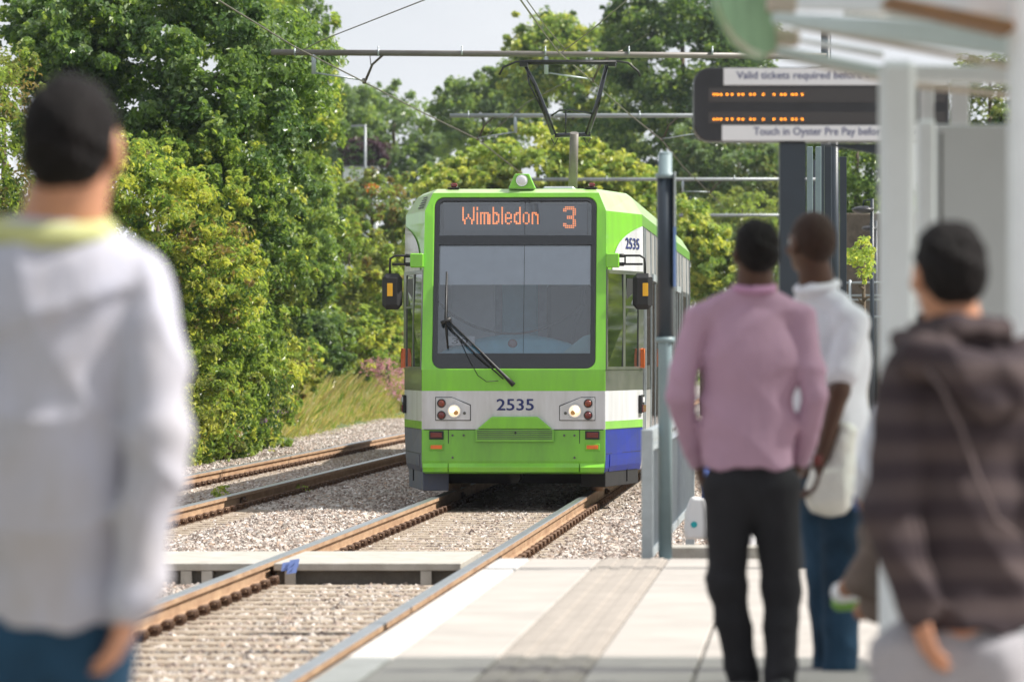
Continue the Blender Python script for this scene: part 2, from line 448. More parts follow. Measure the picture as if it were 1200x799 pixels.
def scatter_patch(name, y0, y1, w0, w1, density, smin, smax, seed, label):
    mb = MB()
    yy = np.linspace(y0, y1, max(2, int((y1 - y0) / 1.5) + 1))
    n = max(2, int((w1 - w0) / .6)); wl = np.linspace(w0, w1, n)
    vs = []
    for y in yy:
        for w in wl:
            x = w + SLOPE * y
            vs.append((x, y, ballast_z(x, y) + .004 + (.012 if abs(abs(w - CN) - GA) > .5 and abs(abs(w - CL) - GA) > .5 else 0)))
    mb.add(vs, [(j * n + i, j * n + i + 1, (j + 1) * n + i + 1, (j + 1) * n + i) for j in range(len(yy) - 1) for i in range(n - 1)])
    o = mb.build(name, M['stone'])
    md = o.modifiers.new('stones', 'NODES'); md.node_group = scatter_group(density, seed, smin, smax, M['stone'])
    tag(o, label, 'ballast', kind='stuff')
    return o
scatter_patch('ballast_stones', 20, 60, -9.3, -1.75, 400, .022, .050, 1, 'loose grey and brown ballast stones round the nearer rails')
scatter_patch('ballast_stones', 60, 92, -10.8, -1.0, 400, .026, .056, 7, 'loose ballast stones round the tracks beside the tram')
scatter_patch('ballast_stones', 92, 150, -13.2, -1.0, 200, .028, .060, 2, 'loose ballast stones round the tracks further off')
scatter_patch('ballast_stones', 33.6, 60, -1.75, -.4, 400, .022, .050, 3, 'loose pale ballast stones beside the railing')

# grassy bank on the left
def bank_z(x, y):
    w = x - SLOPE * y
    e = -10.0 - max(0, (y - 92)) * .028
    d = e - w
    return -.30 + (0 if d < 0 else min(2.8, d * .55)) + (.12 * math.sin(x * 1.7 + y * .6) if d > 0 else -.02)
bk = MB(); wl = [-9.6, -10.2, -10.8, -11.6, -12.6, -14, -16, -20, -40, -90]; yl = list(np.arange(42, 420, 4))
bk.add([(w + SLOPE * y, y, bank_z(w + SLOPE * y, y)) for y in yl for w in wl],
       [(j * 10 + i + 1, j * 10 + i, (j + 1) * 10 + i, (j + 1) * 10 + i + 1) for j in range(len(yl) - 1) for i in range(9)], smooth=True)
tag(bk.build('bank', M['earth']), kind='structure')

# ------------------------------------------------------------------ tracks
def rail_profile():
    # (x, z, part) half profile: head to foot
    h = [(-.040, -.006), (-.034, 0), (.034, 0), (.040, -.006), (.040, -.038), (.012, -.048), (.010, -.118), (.070, -.142), (.070, -.152), (-.070, -.152), (-.070, -.142), (-.010, -.118), (-.012, -.048), (-.040, -.038)]
    return h
def make_track(c, y0, y1, sy0, sy1, label):
    root = empty('railway_track', (track_x(c, y0), y0, -.2), label, 'track', 'railway tracks', rz=0)
    prof = rail_profile(); k = len(prof)
    for sgn in (-1, 1):
        mb = MB(root)
        yy = np.arange(y0, y1 + 1, 2.0); vs = []
        for y in yy:
            x = track_x(c, y) + sgn * GA
            vs += [(x + a, y, b) for a, b in prof]
        for j in range(len(yy) - 1):
            for i in range(k):
                i2 = (i + 1) % k
                mb.mi = 0 if i in (0, 1, 2) else 1
                mb.f.append([j * k + i, (j + 1) * k + i, (j + 1) * k + i2, j * k + i2]); mb.m.append(mb.mi); mb.sm.append(False)
        mb.v = vs
        # fishplated joints
        r = mb.build('rail', [M['steel'], M['rust']])
        for yj in (y0 + 7.2 + (sgn > 0) * 1.9, y0 + 25.2 + (sgn > 0) * 1.9, y0 + 47 + (sgn > 0) * 1.9):
            x = track_x(c, yj) + sgn * GA
            for sd in (-1, 1):
                jb = MB(root)
                jb.box((x + sd * .014, yj - .25, -.115), (x + sd * .038, yj + .25, -.055))
                for q in (-.17, -.06, .06, .17): jb.cyl((x + sd * .038, yj + q, -.085), (x + sd * .062, yj + q, -.085), .014, n=6)
                jb.build('fishplate', M['clip'])
    # sleepers: one built, the rest copied
    proto = None; n = int((sy1 - sy0) / .66)
    for i in range(min(n, 99)):
        y = sy0 + i * .66; x = track_x(c, y)
        if proto is None:
            mb = MB(None, world=False)
            mb.box((-1.25, -.125, -.11), (1.25, .125, 0), .012)
            me_o = mb.build('sleeper', M['sleeper'], parent=root)
            clips = []
            for sgn in (-1, 1):
                cb = MB(None, world=False)
                for sd in (-1, 1):
                    bx = sgn * GA + sd * .075
                    cb.box((bx - .045, -.07, .0), (bx + .045, .07, .016))
                    for q in (-.06, .06):
                        cb.tube([(bx - sd * .02, q - .02, .018), (bx + sd * .01, q - .02, .056), (bx + sd * .042, q, .060), (bx + sd * .05, q + .02, .02), (bx, q + .02, .03)], .0135, n=6)
                clips.append(cb.build('rail_clip', M['clip'], parent=me_o))
            proto = (me_o, clips); o = me_o
        else:
            o = proto[0].copy(); C.objects.link(o); o.parent = root
            for c_ in proto[1]:
                q = c_.copy(); C.objects.link(q); q.parent = o
        o.location = (x - track_x(c, y0), y - y0, -.160 + .2)
        o.rotation_euler = (0, 0, YAW + random.uniform(-.012, .012))
make_track(CN, 16, 240, 20.5, 80, 'nearer railway track carrying the green tram, beside the platform')
make_track(CL, 12, 280, 42, 116, 'empty railway track further left, along the overgrown bank')

# ------------------------------------------------------------------ foot crossing
yc0 = F / 162.5; yc1 = yc0 + 2.5
fc = empty('foot_crossing', (track_x(CN, yc0) - 1.5, yc0, -.2), 'concrete foot crossing slabs laid across the nearer track', 'crossing')
def slab_q(mb, xa, xb, z0, z1, y0=yc0, y1=yc1):
    k = SLOPE * (y1 - y0)
    pts = [(xa, y0), (xb, y0), (xb + k, y1), (xa + k, y1)]
    mb.add([(x, y, z0) for x, y in pts] + [(x, y, z1) for x, y in pts], [(0, 3, 2, 1), (4, 5, 6, 7), (0, 1, 5, 4), (1, 2, 6, 5), (2, 3, 7, 6), (3, 0, 4, 7)])
xl = track_x(CN, yc0) - GA; xr = track_x(CN, yc0) + GA
for a, b in ((-4.2, xl - .9), (xl - .89, xl - .06), (xl + .07, xr - .12)):
    m_ = MB(fc); slab_q(m_, a, b, -.065, -.012); m_.build('slab', M['concrete'], bevel=.006)
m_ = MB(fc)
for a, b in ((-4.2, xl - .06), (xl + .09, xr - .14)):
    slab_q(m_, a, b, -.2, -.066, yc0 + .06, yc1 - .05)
m_.build('hollow_shade', M['concrete_dark'])  # dark block painted in for the shaded hollow beneath the slabs
for x in (-2.35, -2.20, -1.60, -.62, -.62 + 1.0):
    if xl + .1 < x < xr - .3 or x < xl - .1:
        m_ = MB(fc); m_.box((x - .04, yc0 + .005, -.2), (x + .04, yc0 + .058, -.067), .004); m_.build('support', M['concrete'])
# litter
m_ = MB(); c0 = P(332, 664, 163)
for k in range(3):
    a = c0 + np.array((random.uniform(-.04, .04), random.uniform(-.05, 0), -.05 + k * .02))
    m_.add([a, a + (.07, .01, .01), a + (.08, .03, .07), a + (.01, .02, .06)], [(0, 1, 2, 3)])
    m_.add([a + (.0, -.004, 0), a + (.04, -.03, .02), a + (.05, -.02, .05)], [(0, 1, 2)])
tag(m_.build('litter', M['litterblue']), 'crumpled blue wrapper caught under the foot crossing', 'litter')

# ------------------------------------------------------------------ platform
def ex(off, y): return EDGE + off + SLOPE * y
PY0, PY1 = -3.0, 32.95
pf = empty('platform', (ex(0, 10), 10, -.3)); tag(pf, kind='structure')
def strip(mb, o0, o1, y0, y1, z0, z1, gap=.006):
    p = [(ex(o0 + gap, y0 + gap), y0 + gap), (ex(o1 - gap, y0 + gap), y0 + gap), (ex(o1 - gap, y1 - gap), y1 - gap), (ex(o0 + gap, y1 - gap), y1 - gap)]
    e = .006
    q = [(x + (e if i in (0, 3) else -e), y + (e if i in (0, 1) else -e)) for i, (x, y) in enumerate(p)]
    mb.add([(x, y, z0) for x, y in p] + [(x, y, z1 - .004) for x, y in p] + [(x, y, z1) for x, y in q],
           [(0, 1, 5, 4), (1, 2, 6, 5), (2, 3, 7, 6), (3, 0, 4, 7), (4, 5, 9, 8), (5, 6, 10, 9), (6, 7, 11, 10), (7, 4, 8, 11), (8, 9, 10, 11)])
b_ = MB(pf); strip(b_, .03, 14, PY0, PY1 - .02, -.34, PLAT - .03, 0); b_.build('base', M['joint'])
rows = []; y = PY1
while y > PY0:
    y2 = y - 1.9; rows.append((max(y2, PY0), y)); y = y2
cb, sb, tb = MB(pf), MB(pf), MB(pf)
for i, (a, b) in enumerate(rows):
    zj = lambda: PLAT + random.uniform(-.0015, .0015)
    strip(cb, 0, .19, a, b, .02, PLAT + .001)
    strip(sb, .19, .61, a, b, .1, zj())
    for o0, o1 in ((1.0, 1.41), (1.41, 2.35), (2.35, 3.3), (3.3, 4.3), (4.3, 5.4), (5.4, 7), (7, 9), (9, 13.9)):
        strip(sb, o0, o1, a, b, .1, zj())
    nn = 5
    for t in range(nn):
        ya = a + (b - a) * t / nn; yb = a + (b - a) * (t + 1) / nn
        strip(tb, .61, 1.0, ya, yb, .1, PLAT - .001, .003)
        for r in range(3):
            o_ = .61 + .39 * (r + .5) / 3
            strip(tb, o_ - .040, o_ + .040, ya + .01, yb - .01, PLAT - .002, PLAT + .006, .001)
cb.build('edge_coping', M['coping']); sb.build('paving', M['slab']); tb.build('tactile_strip', M['tactile'])
# low end kerb and ramp beyond
m_ = MB(pf)
strip(m_, .35, 3.2, PY1 + .01, PY1 + .9, -.3, .262, 0); m_.build('end_kerb', M['concrete_dark'], bevel=.01)
rp = MB(); pts = []
for y, z in ((PY1 + .95, .16), (46, .10), (70, -.10), (105, -.2)):
    pts += [(ex(1.45, y), y, z), (ex(14, y), y, z), ]
n = 4
rp.add(pts + [(x, y, -.33) for x, y, z in pts], [(0, 1, 3, 2), (2, 3, 5, 4), (4, 5, 7, 6), (8, 0, 2, 10), (10, 2, 4, 12), (12, 4, 6, 14), (8, 9, 1, 0)])
tag(rp.build('path', M['concrete']), kind='structure')
# ------------------------------------------------------------------ the tram (local: x across, y back, z up; nose at y = 0)
TS = 112.0; TY = F / TS
tram = empty('tram', (track_x(CN, TY) + .045, TY, 0), 'lime green and white tram showing Wimbledon 3 above its windscreen', 'tram', rz=YAW)
TWI = np.array(wmat(tram).inverted())
def T(px, py, s, dy=0):            # seen point -> tram coordinates
    p = P(px, py, s, dy); return TWI[:3, :3] @ p + TWI[:3, 3]
QS = 1.76
LEN = 25.0
# z, a (half width of the nose plane), y of nose plane, b (half width of body), y of corner
LV = [(0.24, 0.94, 0.1, 1.25, 2.1), (0.3, 0.96, 0.0, 1.27, 2.05), (0.375, 0.965, -0.01, 1.28, 2.05), (0.705, 0.965, 0, 1.29, 2.0), (0.79, 0.965, 0, 1.29, 2.0), (1.107, 0.965, 0, 1.29, 2.0), (1.33, 0.965, 0.0, 1.29, 2.0), (2.37, 0.96, 0.24, 1.29, 2.05), (2.88, 0.955, 0.36, 1.285, 2.1), (3.0, 0.955, 0.39, 1.28, 2.1), (3.19, 0.875, 0.45, 1.16, 2.2), (3.235, 0.835, 0.58, 1.1, 2.3)]
def lev(z):
    for q, r in zip(LV, LV[1:]):
        if z <= r[0] + 1e-9:
            t = (z - q[0]) / (r[0] - q[0]); return [a + (b - a) * t for a, b in zip(q, r)]
    return list(LV[-1])
def facet(u, z, sg, off=0.0):      # u 0 at the nose plane, 1 at the body corner
    _, a, ya, b, yb = lev(z)
    d = np.array((yb - ya, -(b - a))); d /= np.linalg.norm(d)
    return (sg * (a + (b - a) * u + d[0] * off), ya + (yb - ya) * u + d[1] * off, z)
def side(y, z, sg, off=0.0): return (sg * (lev(z)[3] + off), y, z)
def front(x, z, off=0.0): return (x, lev(z)[2] - off, z)

def shell(first=True, L=LEN):
    mb = MB(tram, world=False)
    mats = [M['lime'], M['white'], M['darkpanel'], M['sideglass'], M['blue'], M['silver'], M['greyblue'], M['under'], M['lime_dirty'], M['limepale']]
    n = len(LV)
    def zone(i, where, sg):
        zm = (LV[i][0] + LV[i + 1][0]) / 2
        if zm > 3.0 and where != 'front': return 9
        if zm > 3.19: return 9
        if where == 'front':
            if zm < .705: return 8
            if zm < 1.107: return 1 if zm > .705 else 8
            return 0
        if where == 'facet':
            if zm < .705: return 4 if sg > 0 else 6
            if zm < .79: return 0
            if zm < 1.107: return 1
            if zm < 1.33: return 2
            if zm < 2.37: return 3
            return 0
        if zm < 1.107: return 5
        if zm < 2.37: return 2
        if zm < 2.88: return 5
        return 0
    V = []
    for (z, a, ya, b, yb) in LV:
        V += [(-b, L, z), (-b, yb, z), (-a, ya, z), (a, ya, z), (b, yb, z), (b, L, z)]
    mb.v = [tuple(v) for v in V]
    for i in range(n - 1):
        for j, (wh, sg) in enumerate((('side', -1), ('facet', -1), ('front', 0), ('facet', 1), ('side', 1))):
            if wh == 'front' and 1.33 <= LV[i][0] < 3.19: continue
            q = [i * 6 + j, i * 6 + j + 1, (i + 1) * 6 + j + 1, (i + 1) * 6 + j]
            mb.f.append(q); mb.m.append(zone(i, wh, sg)); mb.sm.append(False)
    t = (n - 1) * 6
    mb.f.append([t + k for k in range(6)]); mb.m.append(9); mb.sm.append(False)
    mb.f.append([k for k in range(5, -1, -1)]); mb.m.append(7); mb.sm.append(False)
    mb.f.append([k * 6 for k in range(n)] + [k * 6 + 5 for k in range(n - 1, -1, -1)]); mb.m.append(7); mb.sm.append(False)
    # frame round the windscreen
    outer = [(-.965, 1.33), (.965, 1.33), (.96, 2.37), (.955, 3.0), (.875, 3.19), (-.875, 3.19), (-.955, 3.0), (-.96, 2.37)]
    inner = rrect(-.855, .855, 1.34, 3.14, .10)
    c = np.array((0, 2.25))
    angs = sorted({round(math.atan2(p[1] - c[1], p[0] - c[0]), 5) for p in inner + outer})
    def hit(poly, an):
        d = np.array((math.cos(an), math.sin(an))); best = None
        for k in range(len(poly)):
            p = np.array(poly[k]); e = np.array(poly[(k + 1) % len(poly)]) - p
            den = d[0] * e[1] - d[1] * e[0]
            if abs(den) < 1e-9: continue
            w = p - c; tt = (w[0] * e[1] - w[1] * e[0]) / den; uu = (w[0] * d[1] - w[1] * d[0]) / den
            if tt > 0 and -1e-6 <= uu <= 1 + 1e-6: best = tt if best is None else max(best, tt)
        return c + d * best
    O = [hit(outer, a) for a in angs]; I = [hit(inner, a) for a in angs]; k = len(angs)
    mb.mi = 0
    mb.add([front(*p) for p in O] + [front(*p) for p in I] + [front(p[0], p[1], -.03) for p in I],
           [(i, (i + 1) % k, k + (i + 1) % k, k + i) for i in range(k)] + [(k + i, k + (i + 1) % k, 2 * k + (i + 1) % k, 2 * k + i) for i in range(k)])
    return mb.build('body', mats, bevel=.012)
def rrect(x0, x1, z0, z1, r, n=5):
    o = []
    for cx, cz, a0 in ((x1 - r, z0 + r, -90), (x1 - r, z1 - r, 0), (x0 + r, z1 - r, 90), (x0 + r, z0 + r, 180)):
        for i in range(n + 1):
            a = math.radians(a0 + 90 * i / n); o.append((cx + r * math.cos(a), cz + r * math.sin(a)))
    return o
shell()
def fplate(poly, off, t, name, m, parent=None, bevel=0, hole=None, mb=None, build=True):
    """a plate on the nose plane outlined by (x, z) pairs"""
    mb = mb or MB(parent or tram, world=False); k = len(poly)
    A = [front(x, z, off) for x, z in poly]; B = [front(x, z, off + t) for x, z in poly]
    if hole:
        A2 = [front(x, z, off) for x, z in hole]; B2 = [front(x, z, off + t) for x, z in hole]
        mb.add(A + B + A2 + B2, [(i, (i + 1) % k, k + (i + 1) % k, k + i) for i in range(k)] +
               [(k + i, k + (i + 1) % k, 3 * k + (i + 1) % k, 3 * k + i) for i in range(k)] +
               [(3 * k + i, 3 * k + (i + 1) % k, 2 * k + (i + 1) % k, 2 * k + i) for i in range(k)])
    else:
        mb.add(A + B, [tuple(range(k))[::-1], tuple(range(k, 2 * k))] + [(i, (i + 1) % k, k + (i + 1) % k, k + i) for i in range(k)])
    return mb.build(name, m, bevel=bevel) if build else mb
def fx(px): return (px - 597.5) / 112
def fz(py): return 1.5 - (py - 414) / 112
# windscreen
scr = fplate(rrect(-.853, .853, 1.343, 3.137, .10), -.028, .006, 'windscreen', M['screen'])
wb = MB(scr, world=False)
fplate(rrect(-.852, .852, 1.344, 3.136, .10), -.016, .010, '', None, hole=rrect(-.80, .80, 1.36, 3.105, .05), mb=wb, build=False)
wb.add([front(x, z, -.0095) for x, z in ((-.84, 2.64), (.84, 2.64), (.84, 2.74), (-.84, 2.74))], [(0, 1, 2, 3)])
wb.add([front(x, z, -.0095) for x, z in ((-.84, 1.345), (.84, 1.345), (.84, 1.5), (-.84, 1.5))], [(0, 1, 2, 3)])
wb.add([front(x, z, -.0095) for x, z in ((.097, 1.5), (.101, 1.5), (.101, 3.1), (.097, 3.1))], [(0, 1, 2, 3)])
wb.build('black_border', M['blackgloss'])
# destination display
dp = MB(tram, world=False); dp.box((-.78, .51, 2.74), (.76, .70, 3.10), .01)
dd = dp.build('destination_display', M['display'])
d2 = MB(dd, world=False); d2.box((-.76, .498, 2.80), (.74, .5095, 3.06)); d2.build('display_window', mat('display_window', (.05, .06, .08), .3))
FONT = {
 'W': ['1000001', '1000001', '1000001', '1000001', '1001001', '1001001', '1010101', '1100011', '0100010', '0100010'],
 'i': ['1', '1', '0', '1', '1', '1', '1', '1', '1', '1'],
 'm': ['000000', '000000', '000000', '111110', '101011', '101011', '101011', '101011', '101011', '101011'],
 'b': ['1000', '1000', '1000', '1110', '1011', '1001', '1001', '1001', '1011', '1110'],
 'l': ['1', '1', '1', '1', '1', '1', '1', '1', '1', '1'],
 'e': ['0000', '0000', '0000', '0110', '1001', '1001', '1111', '1000', '1001', '0110'],
 'd': ['0001', '0001', '0001', '0111', '1101', '1001', '1001', '1001', '1101', '0111'],
 'o': ['0000', '0000', '0000', '0110', '1001', '1001', '1001', '1001', '1001', '0110'],
 'n': ['0000', '0000', '0000', '1110', '1011', '1001', '1001', '1001', '1001', '1001'],
 '3': ['0111110', '1111111', '1100011', '0000011', '0000011', '0011110', '0011110', '0000011', '0000011', '1100011', '1111111', '0111110'],
}
def led(mb, s, x, z, px, pz, r):
    for ch in s:
        g_ = FONT[ch]
        for j, row in enumerate(g_):
            for i, c_ in enumerate(row):
                if c_ == '1':
                    cx = x + i * px; cz = z - j * pz
                    mb.add([(cx - r, .494, cz - r), (cx + r, .494, cz - r), (cx + r, .494, cz + r), (cx - r, .494, cz + r),
                            (cx - r, .4975, cz - r), (cx + r, .4975, cz - r), (cx + r, .4975, cz + r), (cx - r, .4975, cz + r)], [(0, 1, 2, 3), (0, 4, 5, 1), (2, 6, 7, 3), (3, 7, 4, 0), (1, 5, 6, 2)])
        x += (len(g_[0]) + 1) * px
    return x
lb = MB(dd, world=False)
led(lb, 'Wimbledon', -.56, 3.035, .0188, .0185, .0078)
led(lb, '3', .505, 3.040, .0200, .0195, .0068)
lb.build('display_lettering', M['led'])
# cab interior
ci = MB(tram, world=False)
ci.box((-1.0, 1.9, 1.2), (1.0, 1.95, 3.1)); ci.box((-.9, .2, 1.25), (.9, 1.5, 1.30)); ci.box((-.9, .62, 2.72), (.9, 1.5, 3.08))
ci.build('cab_interior', M['cabgrey'])
for x0_, x1_, mm in ((-.78, -.30, 'palelight'), (-.22, .16, 'teal'), (.26, .74, 'cabgrey')):
    q = MB(tram, world=False); q.box((x0_, 1.86, 1.55), (x1_, 1.895, 2.6), .02); q.build('rear_cab_panel', M[mm])  # pale panels stand in for daylight through the cab's rear windows
bl = MB(tram, world=False); bl.tube([front(-.79, 2.66, -.06), front(.79, 2.66, -.06)], .010); 
fplate([(-.79, 2.22), (.79, 2.22), (.79, 2.66), (-.79, 2.66)], -.050, .004, '', None, mb=bl, build=False); bl.build('reflection_blind', M['palelight'])  # pale blind stands in for the bright band reflected in the windscreen
db = MB(tram, world=False)
n = 20; top = [(x, 1.50 + .20 * math.sin(math.pi * (x + .8) / 1.6) ** .8) for x in np.linspace(-.8, .8, n)]
vs = []
for x, z in top: vs += [(x, .16 + .10 * (x / .8) ** 2, 1.36), (x, .20 + .10 * (x / .8) ** 2, z - .06), (x, .30, z), (x, .8, z)]
db.add(vs, [(i * 4 + k, i * 4 + 4 + k, i * 4 + 5 + k, i * 4 + 1 + k) for i in range(n - 1) for k in range(3)], smooth=True)
dash = db.build('dashboard', M['teal'])
q = MB(dash, world=False); q.box((-.72, .20, 1.585), (-.42, .22, 1.68), .004); q.build('notice_card', M['signwhite'])
q = MB(dash, world=False); put_text(q, '30', (-.66, .1985, 1.60), (1, 0, 0), (0, 0, 1), height=.06, width=.17); q.build('notice_number', M['black'])
q = MB(dash, world=False); q.ball((-.02, .20, 1.60), (.055, .02, .05)); q.build('desk_emblem', M['red'])
q = MB(dash, world=False); q.prism([(.50, 1.50), (.80, 1.50), (.80, 1.70), (.72, 1.68), ], (0, .25, 0), (1, 0, 0), (0, 0, 1), .04); q.build('desk_screen_hood', mat('pale_teal_hood', (.25, .5, .52), .5))
# seat and driver console shapes
q = MB(tram, world=False); q.box((.30, 1.0, 1.5), (.78, 1.12, 2.25), .05); q.box((.30, .75, 1.42), (.78, 1.1, 1.52), .03); q.build('driver_seat', M['black'])
q = MB(tram, world=False); q.tube([(.72, .36, 2.2), (.70, .34, 2.0), (.63, .33, 1.82), (.60, .33, 1.5)], .018); q.build('cab_handle', M['black'])
q = MB(tram, world=False); pts_ = [(-.80 + 1.55 * t, .15 + .0 * t, 2.05 - .32 * math.sin(math.pi * min(1, t * 1.05)) ** .7 - .05 * t) for t in np.linspace(0, 1, 24)]
q.tube([(x, lev(z)[2] + .05, z) for x, _, z in pts_], .013, n=5); q.build('blind_cord', M['black'])

# wiper
wp = MB(tram, world=False); piv = (fx(594), -.05, fz(449))
wp.tube([front(fx(598), fz(451), .05), front(fx(588), fz(441), .07), front(fx(560), fz(413), .05), front(fx(519), fz(374), .04)], [.028, .019, .011, .008], n=8)
wp.tube([front(fx(586), fz(444), .05), front(fx(552), fz(414), .045), front(fx(514), fz(376), .035)], .008, n=6)
wpr = wp.build('wiper', M['black'])
q = MB(wpr, world=False); q.tube([front(fx(517.5), fz(318), .02), front(fx(517), fz(375), .03), front(fx(520), fz(408), .02)], [.010, .016, .010], n=6)
q.tube([front(fx(512), fz(379), .045), front(fx(523), fz(373), .045)], .022, n=8); q.build('wiper_blade', M['black'])
q = MB(wpr, world=False)
q.tube([front(fx(520), fz(378), .02), front(fx(535), fz(400), .03), front(fx(547), fz(424), .03), front(fx(556), fz(440), .035), front(fx(566), fz(447), .035), front(fx(580), fz(446), .04)], .0045, n=5)
q.build('washer_hose', M['black'])

# lower nose: vent, panels, bumper lip
fplate([(fx(555), fz(502.5)), (fx(643), fz(502.5)), (fx(626), fz(488)), (fx(572), fz(488))], .001, .035, 'coupler_hood', M['lime'], bevel=.012)
vp = fplate([(fx(553), fz(517.5)), (fx(645), fz(517.5)), (fx(645), fz(503.4)), (fx(553), fz(503.4))], .001, .036, 'vent_panel', M['lime_dirty'], bevel=.004)
q = MB(vp, world=False)
for k in range(5):
    z = .605 + k * .02
    q.box((fx(555), -.046, z), (fx(643), -.0372, z + .006))
q.build('slat', M['darkpanel'])
q = MB(tram, world=False); q.cyl((fx(600), -.03, fz(507)), (fx(600), -.046, fz(507)), .012); q.build('lock', M['black'])
q = MB(tram, world=False)
for x0_, x1_ in ((-.95, fx(520.4)), (fx(521.6), fx(674.4)), (fx(675.6), .95)):
    q.add([(x0_, -.012, .345), (x1_, -.012, .345), (x1_, -.045, .31), (x0_, -.045, .31), (x1_, -.03, .26), (x0_, -.03, .26), (x1_, .06, .25), (x0_, .06, .25), (x0_, .0, .36), (x1_, .0, .36)],
          [(8, 9, 1, 0), (0, 1, 2, 3), (3, 2, 4, 5), (5, 4, 6, 7)])
q.build('bumper_lip', M['lime'])
q = MB(tram, world=False)
for x in (521, 675): q.box((fx(x) - .004, -.0045, .36), (fx(x) + .004, .0, .70))
q.box((-.94, -.0045, .699), (fx(553), .0, .707)); q.box((fx(645), -.0045, .699), (.94, .0, .707)); q.build('panel_gap', M['black'])
q = MB(tram, world=False)
for x, y in ((526, 510), (539, 510), (526, 536), (657, 510), (669, 510), (669, 536)): q.cyl((fx(x), -.002, fz(y)), (fx(x), -.018, fz(y)), .012, n=8)
q.build('bolt', M['darkpanel'])
for cx, w in ((507, 8), (690, 8)):
    for nm, mt, py, h_ in (('tail_light', 'red', 509.5, .036), ('reflector', 'orange', 523.5, .028)):
        q = MB(tram, world=False); q.box((fx(cx) - .075, -.022, fz(py) - h_ - .010), (fx(cx) + .075, -.002, fz(py) + h_ + .006), .004)
        hb = q.build(nm + '_housing' if nm == 'tail_light' else 'reflector_mount', M['black'] if nm == 'tail_light' else M['lime_dirty'])
        q = MB(hb, world=False); q.box((fx(cx) - .06, -.030, fz(py) - h_ * .75), (fx(cx) + .06, -.0225, fz(py) + h_ * .65), .003); q.build(nm, M[mt])
# headlamp clusters
for sg, xs_ in ((-1, (506.5, 546.5)), (1, (652, 692.5))):
    poly = [(fx(xs_[0]), fz(492)), (fx(xs_[1]), fz(492)), (fx(xs_[1]), fz(475 if sg < 0 else 466)), (fx(526 if sg < 0 else 676), fz(466)), (fx(xs_[0]), fz(466 if sg < 0 else 476))]
    if sg > 0: poly = [(fx(xs_[0]), fz(492)), (fx(xs_[1]), fz(492)), (fx(xs_[1]), fz(466)), (fx(676), fz(466)), (fx(xs_[0]), fz(476))]
    hc = fplate(poly, .001, .014, 'headlamp_cluster', M['white'], bevel=.004)
    q = fplate([(x + (.008 if x < sum(p[0] for p in poly) / 5 else -.008) * -1, z + (.008 if z > .9 else -.008)) for x, z in poly], .0004, .002, 'gap_seal', M['black'], parent=hc)  # black plate lining the gap round the lamp cluster
    cx = fx(528 if sg < 0 else 669.5); cz = fz(481.5)
    q = MB(hc, world=False); q.tube([(cx, -.015, cz), (cx, -.030, cz)], .072, n=24); q.build('lamp_rim', M['chrome'])
    q = MB(hc, world=False); q.ball((cx, -.024, cz), (.063, .022, .063), 20, 10); hl = q.build('headlamp', M['lampglow'])
    q = MB(hc, world=False); q.cyl((cx + .020 * sg * -1, -.044, cz - .018), (cx + .020 * -sg, -.049, cz - .018), .024, n=12); q.build('reflector_spot', M['amberbowl'])
    q = MB(hc, world=False); q.ball((cx - .018 * -sg, -.050, cz + .014), (.026, .008, .024), 12, 8); q.build('bulb', M['bulb'])
    for py in (472.5, 486.5):
        x = fx(513 if sg < 0 else 685)
        q = MB(hc, world=False); q.tube([(x, -.015, fz(py)), (x, -.026, fz(py))], .046, n=18); q.build('lamp_ring', M['black'])
        q = MB(hc, world=False); q.ball((x, -.024, fz(py)), (.036, .014, .036), 14, 8); q.build('rear_lamp', M['red'] if py > 480 else mat('brown_lens', (.20, .035, .015), .2, coat=.5))
    x = fx(540 if sg < 0 else 658.5); q = MB(hc, world=False); q.cyl((x, -.014, fz(484)), (x, -.020, fz(484)), .016); q.build('screw_head', M['darkpanel'])
# fleet number
q = MB(tram, world=False)
put_text(q, '2535', (fx(577.5), -.004, fz(480.8)), (1, 0, 0), (0, 0, 1), width=.385, height=.118, bold=.007); q.build('fleet_number', M['navy'])
# roof items
q = MB(tram, world=False)
bx, bz = fx(604.5), 3.237
q.prism([(-.145, 0), (.145, 0), (.075, .155), (-.075, .155)], (bx, .50, bz), (1, 0, 0), (0, 0, 1), .001 - .12)
q.v = [(x, y, z) for x, y, z in q.v]
bh = q.build('marker_lamp_housing', M['lime'], bevel=.01)
q = MB(bh, world=False); q.cyl((bx, .50, bz + .085), (bx, .475, bz + .085), .062, n=20); q.build('lamp_rim', M['chrome'])
q = MB(bh, world=False); q.ball((bx, .474, bz + .085), (.050, .012, .050), 16, 8); q.build('marker_lamp', M['lampwhite'])
for x in (523, 686):
    q = MB(tram, world=False); q.box((fx(x) - .065, .55, 3.237), (fx(x) + .065, .64, 3.252), .004); mb_ = q.build('marker_base', M['black'])
    q = MB(mb_, world=False); q.box((fx(x) - .03, .56, 3.253), (fx(x) + .04, .62, 3.298), .012); q.build('roof_marker', M['red'])
q = MB(tram, world=False); q.box((.15, 3.2, 3.24), (.5, 4.0, 3.34), .02); q.box((-.5, 6, 3.24), (.5, 7.4, 3.36), .03); q.build('roof_equipment', M['galv'])
# vent louvres on left roof slope
q = MB(tram, world=False)
for k in range(5):
    t = .14 + k * .16
    za = 3.015 + t * .17
    p = [facet(.10 + .10 * t, za, -1, .014), facet(.42 + .02 * t, za, -1, .014), facet(.42 + .02 * t, za + .014, -1, .014), facet(.10 + .10 * t, za + .014, -1, .014)]
    q.add(p, [(0, 1, 2, 3)])
q.build('roof_vent', M['black'])
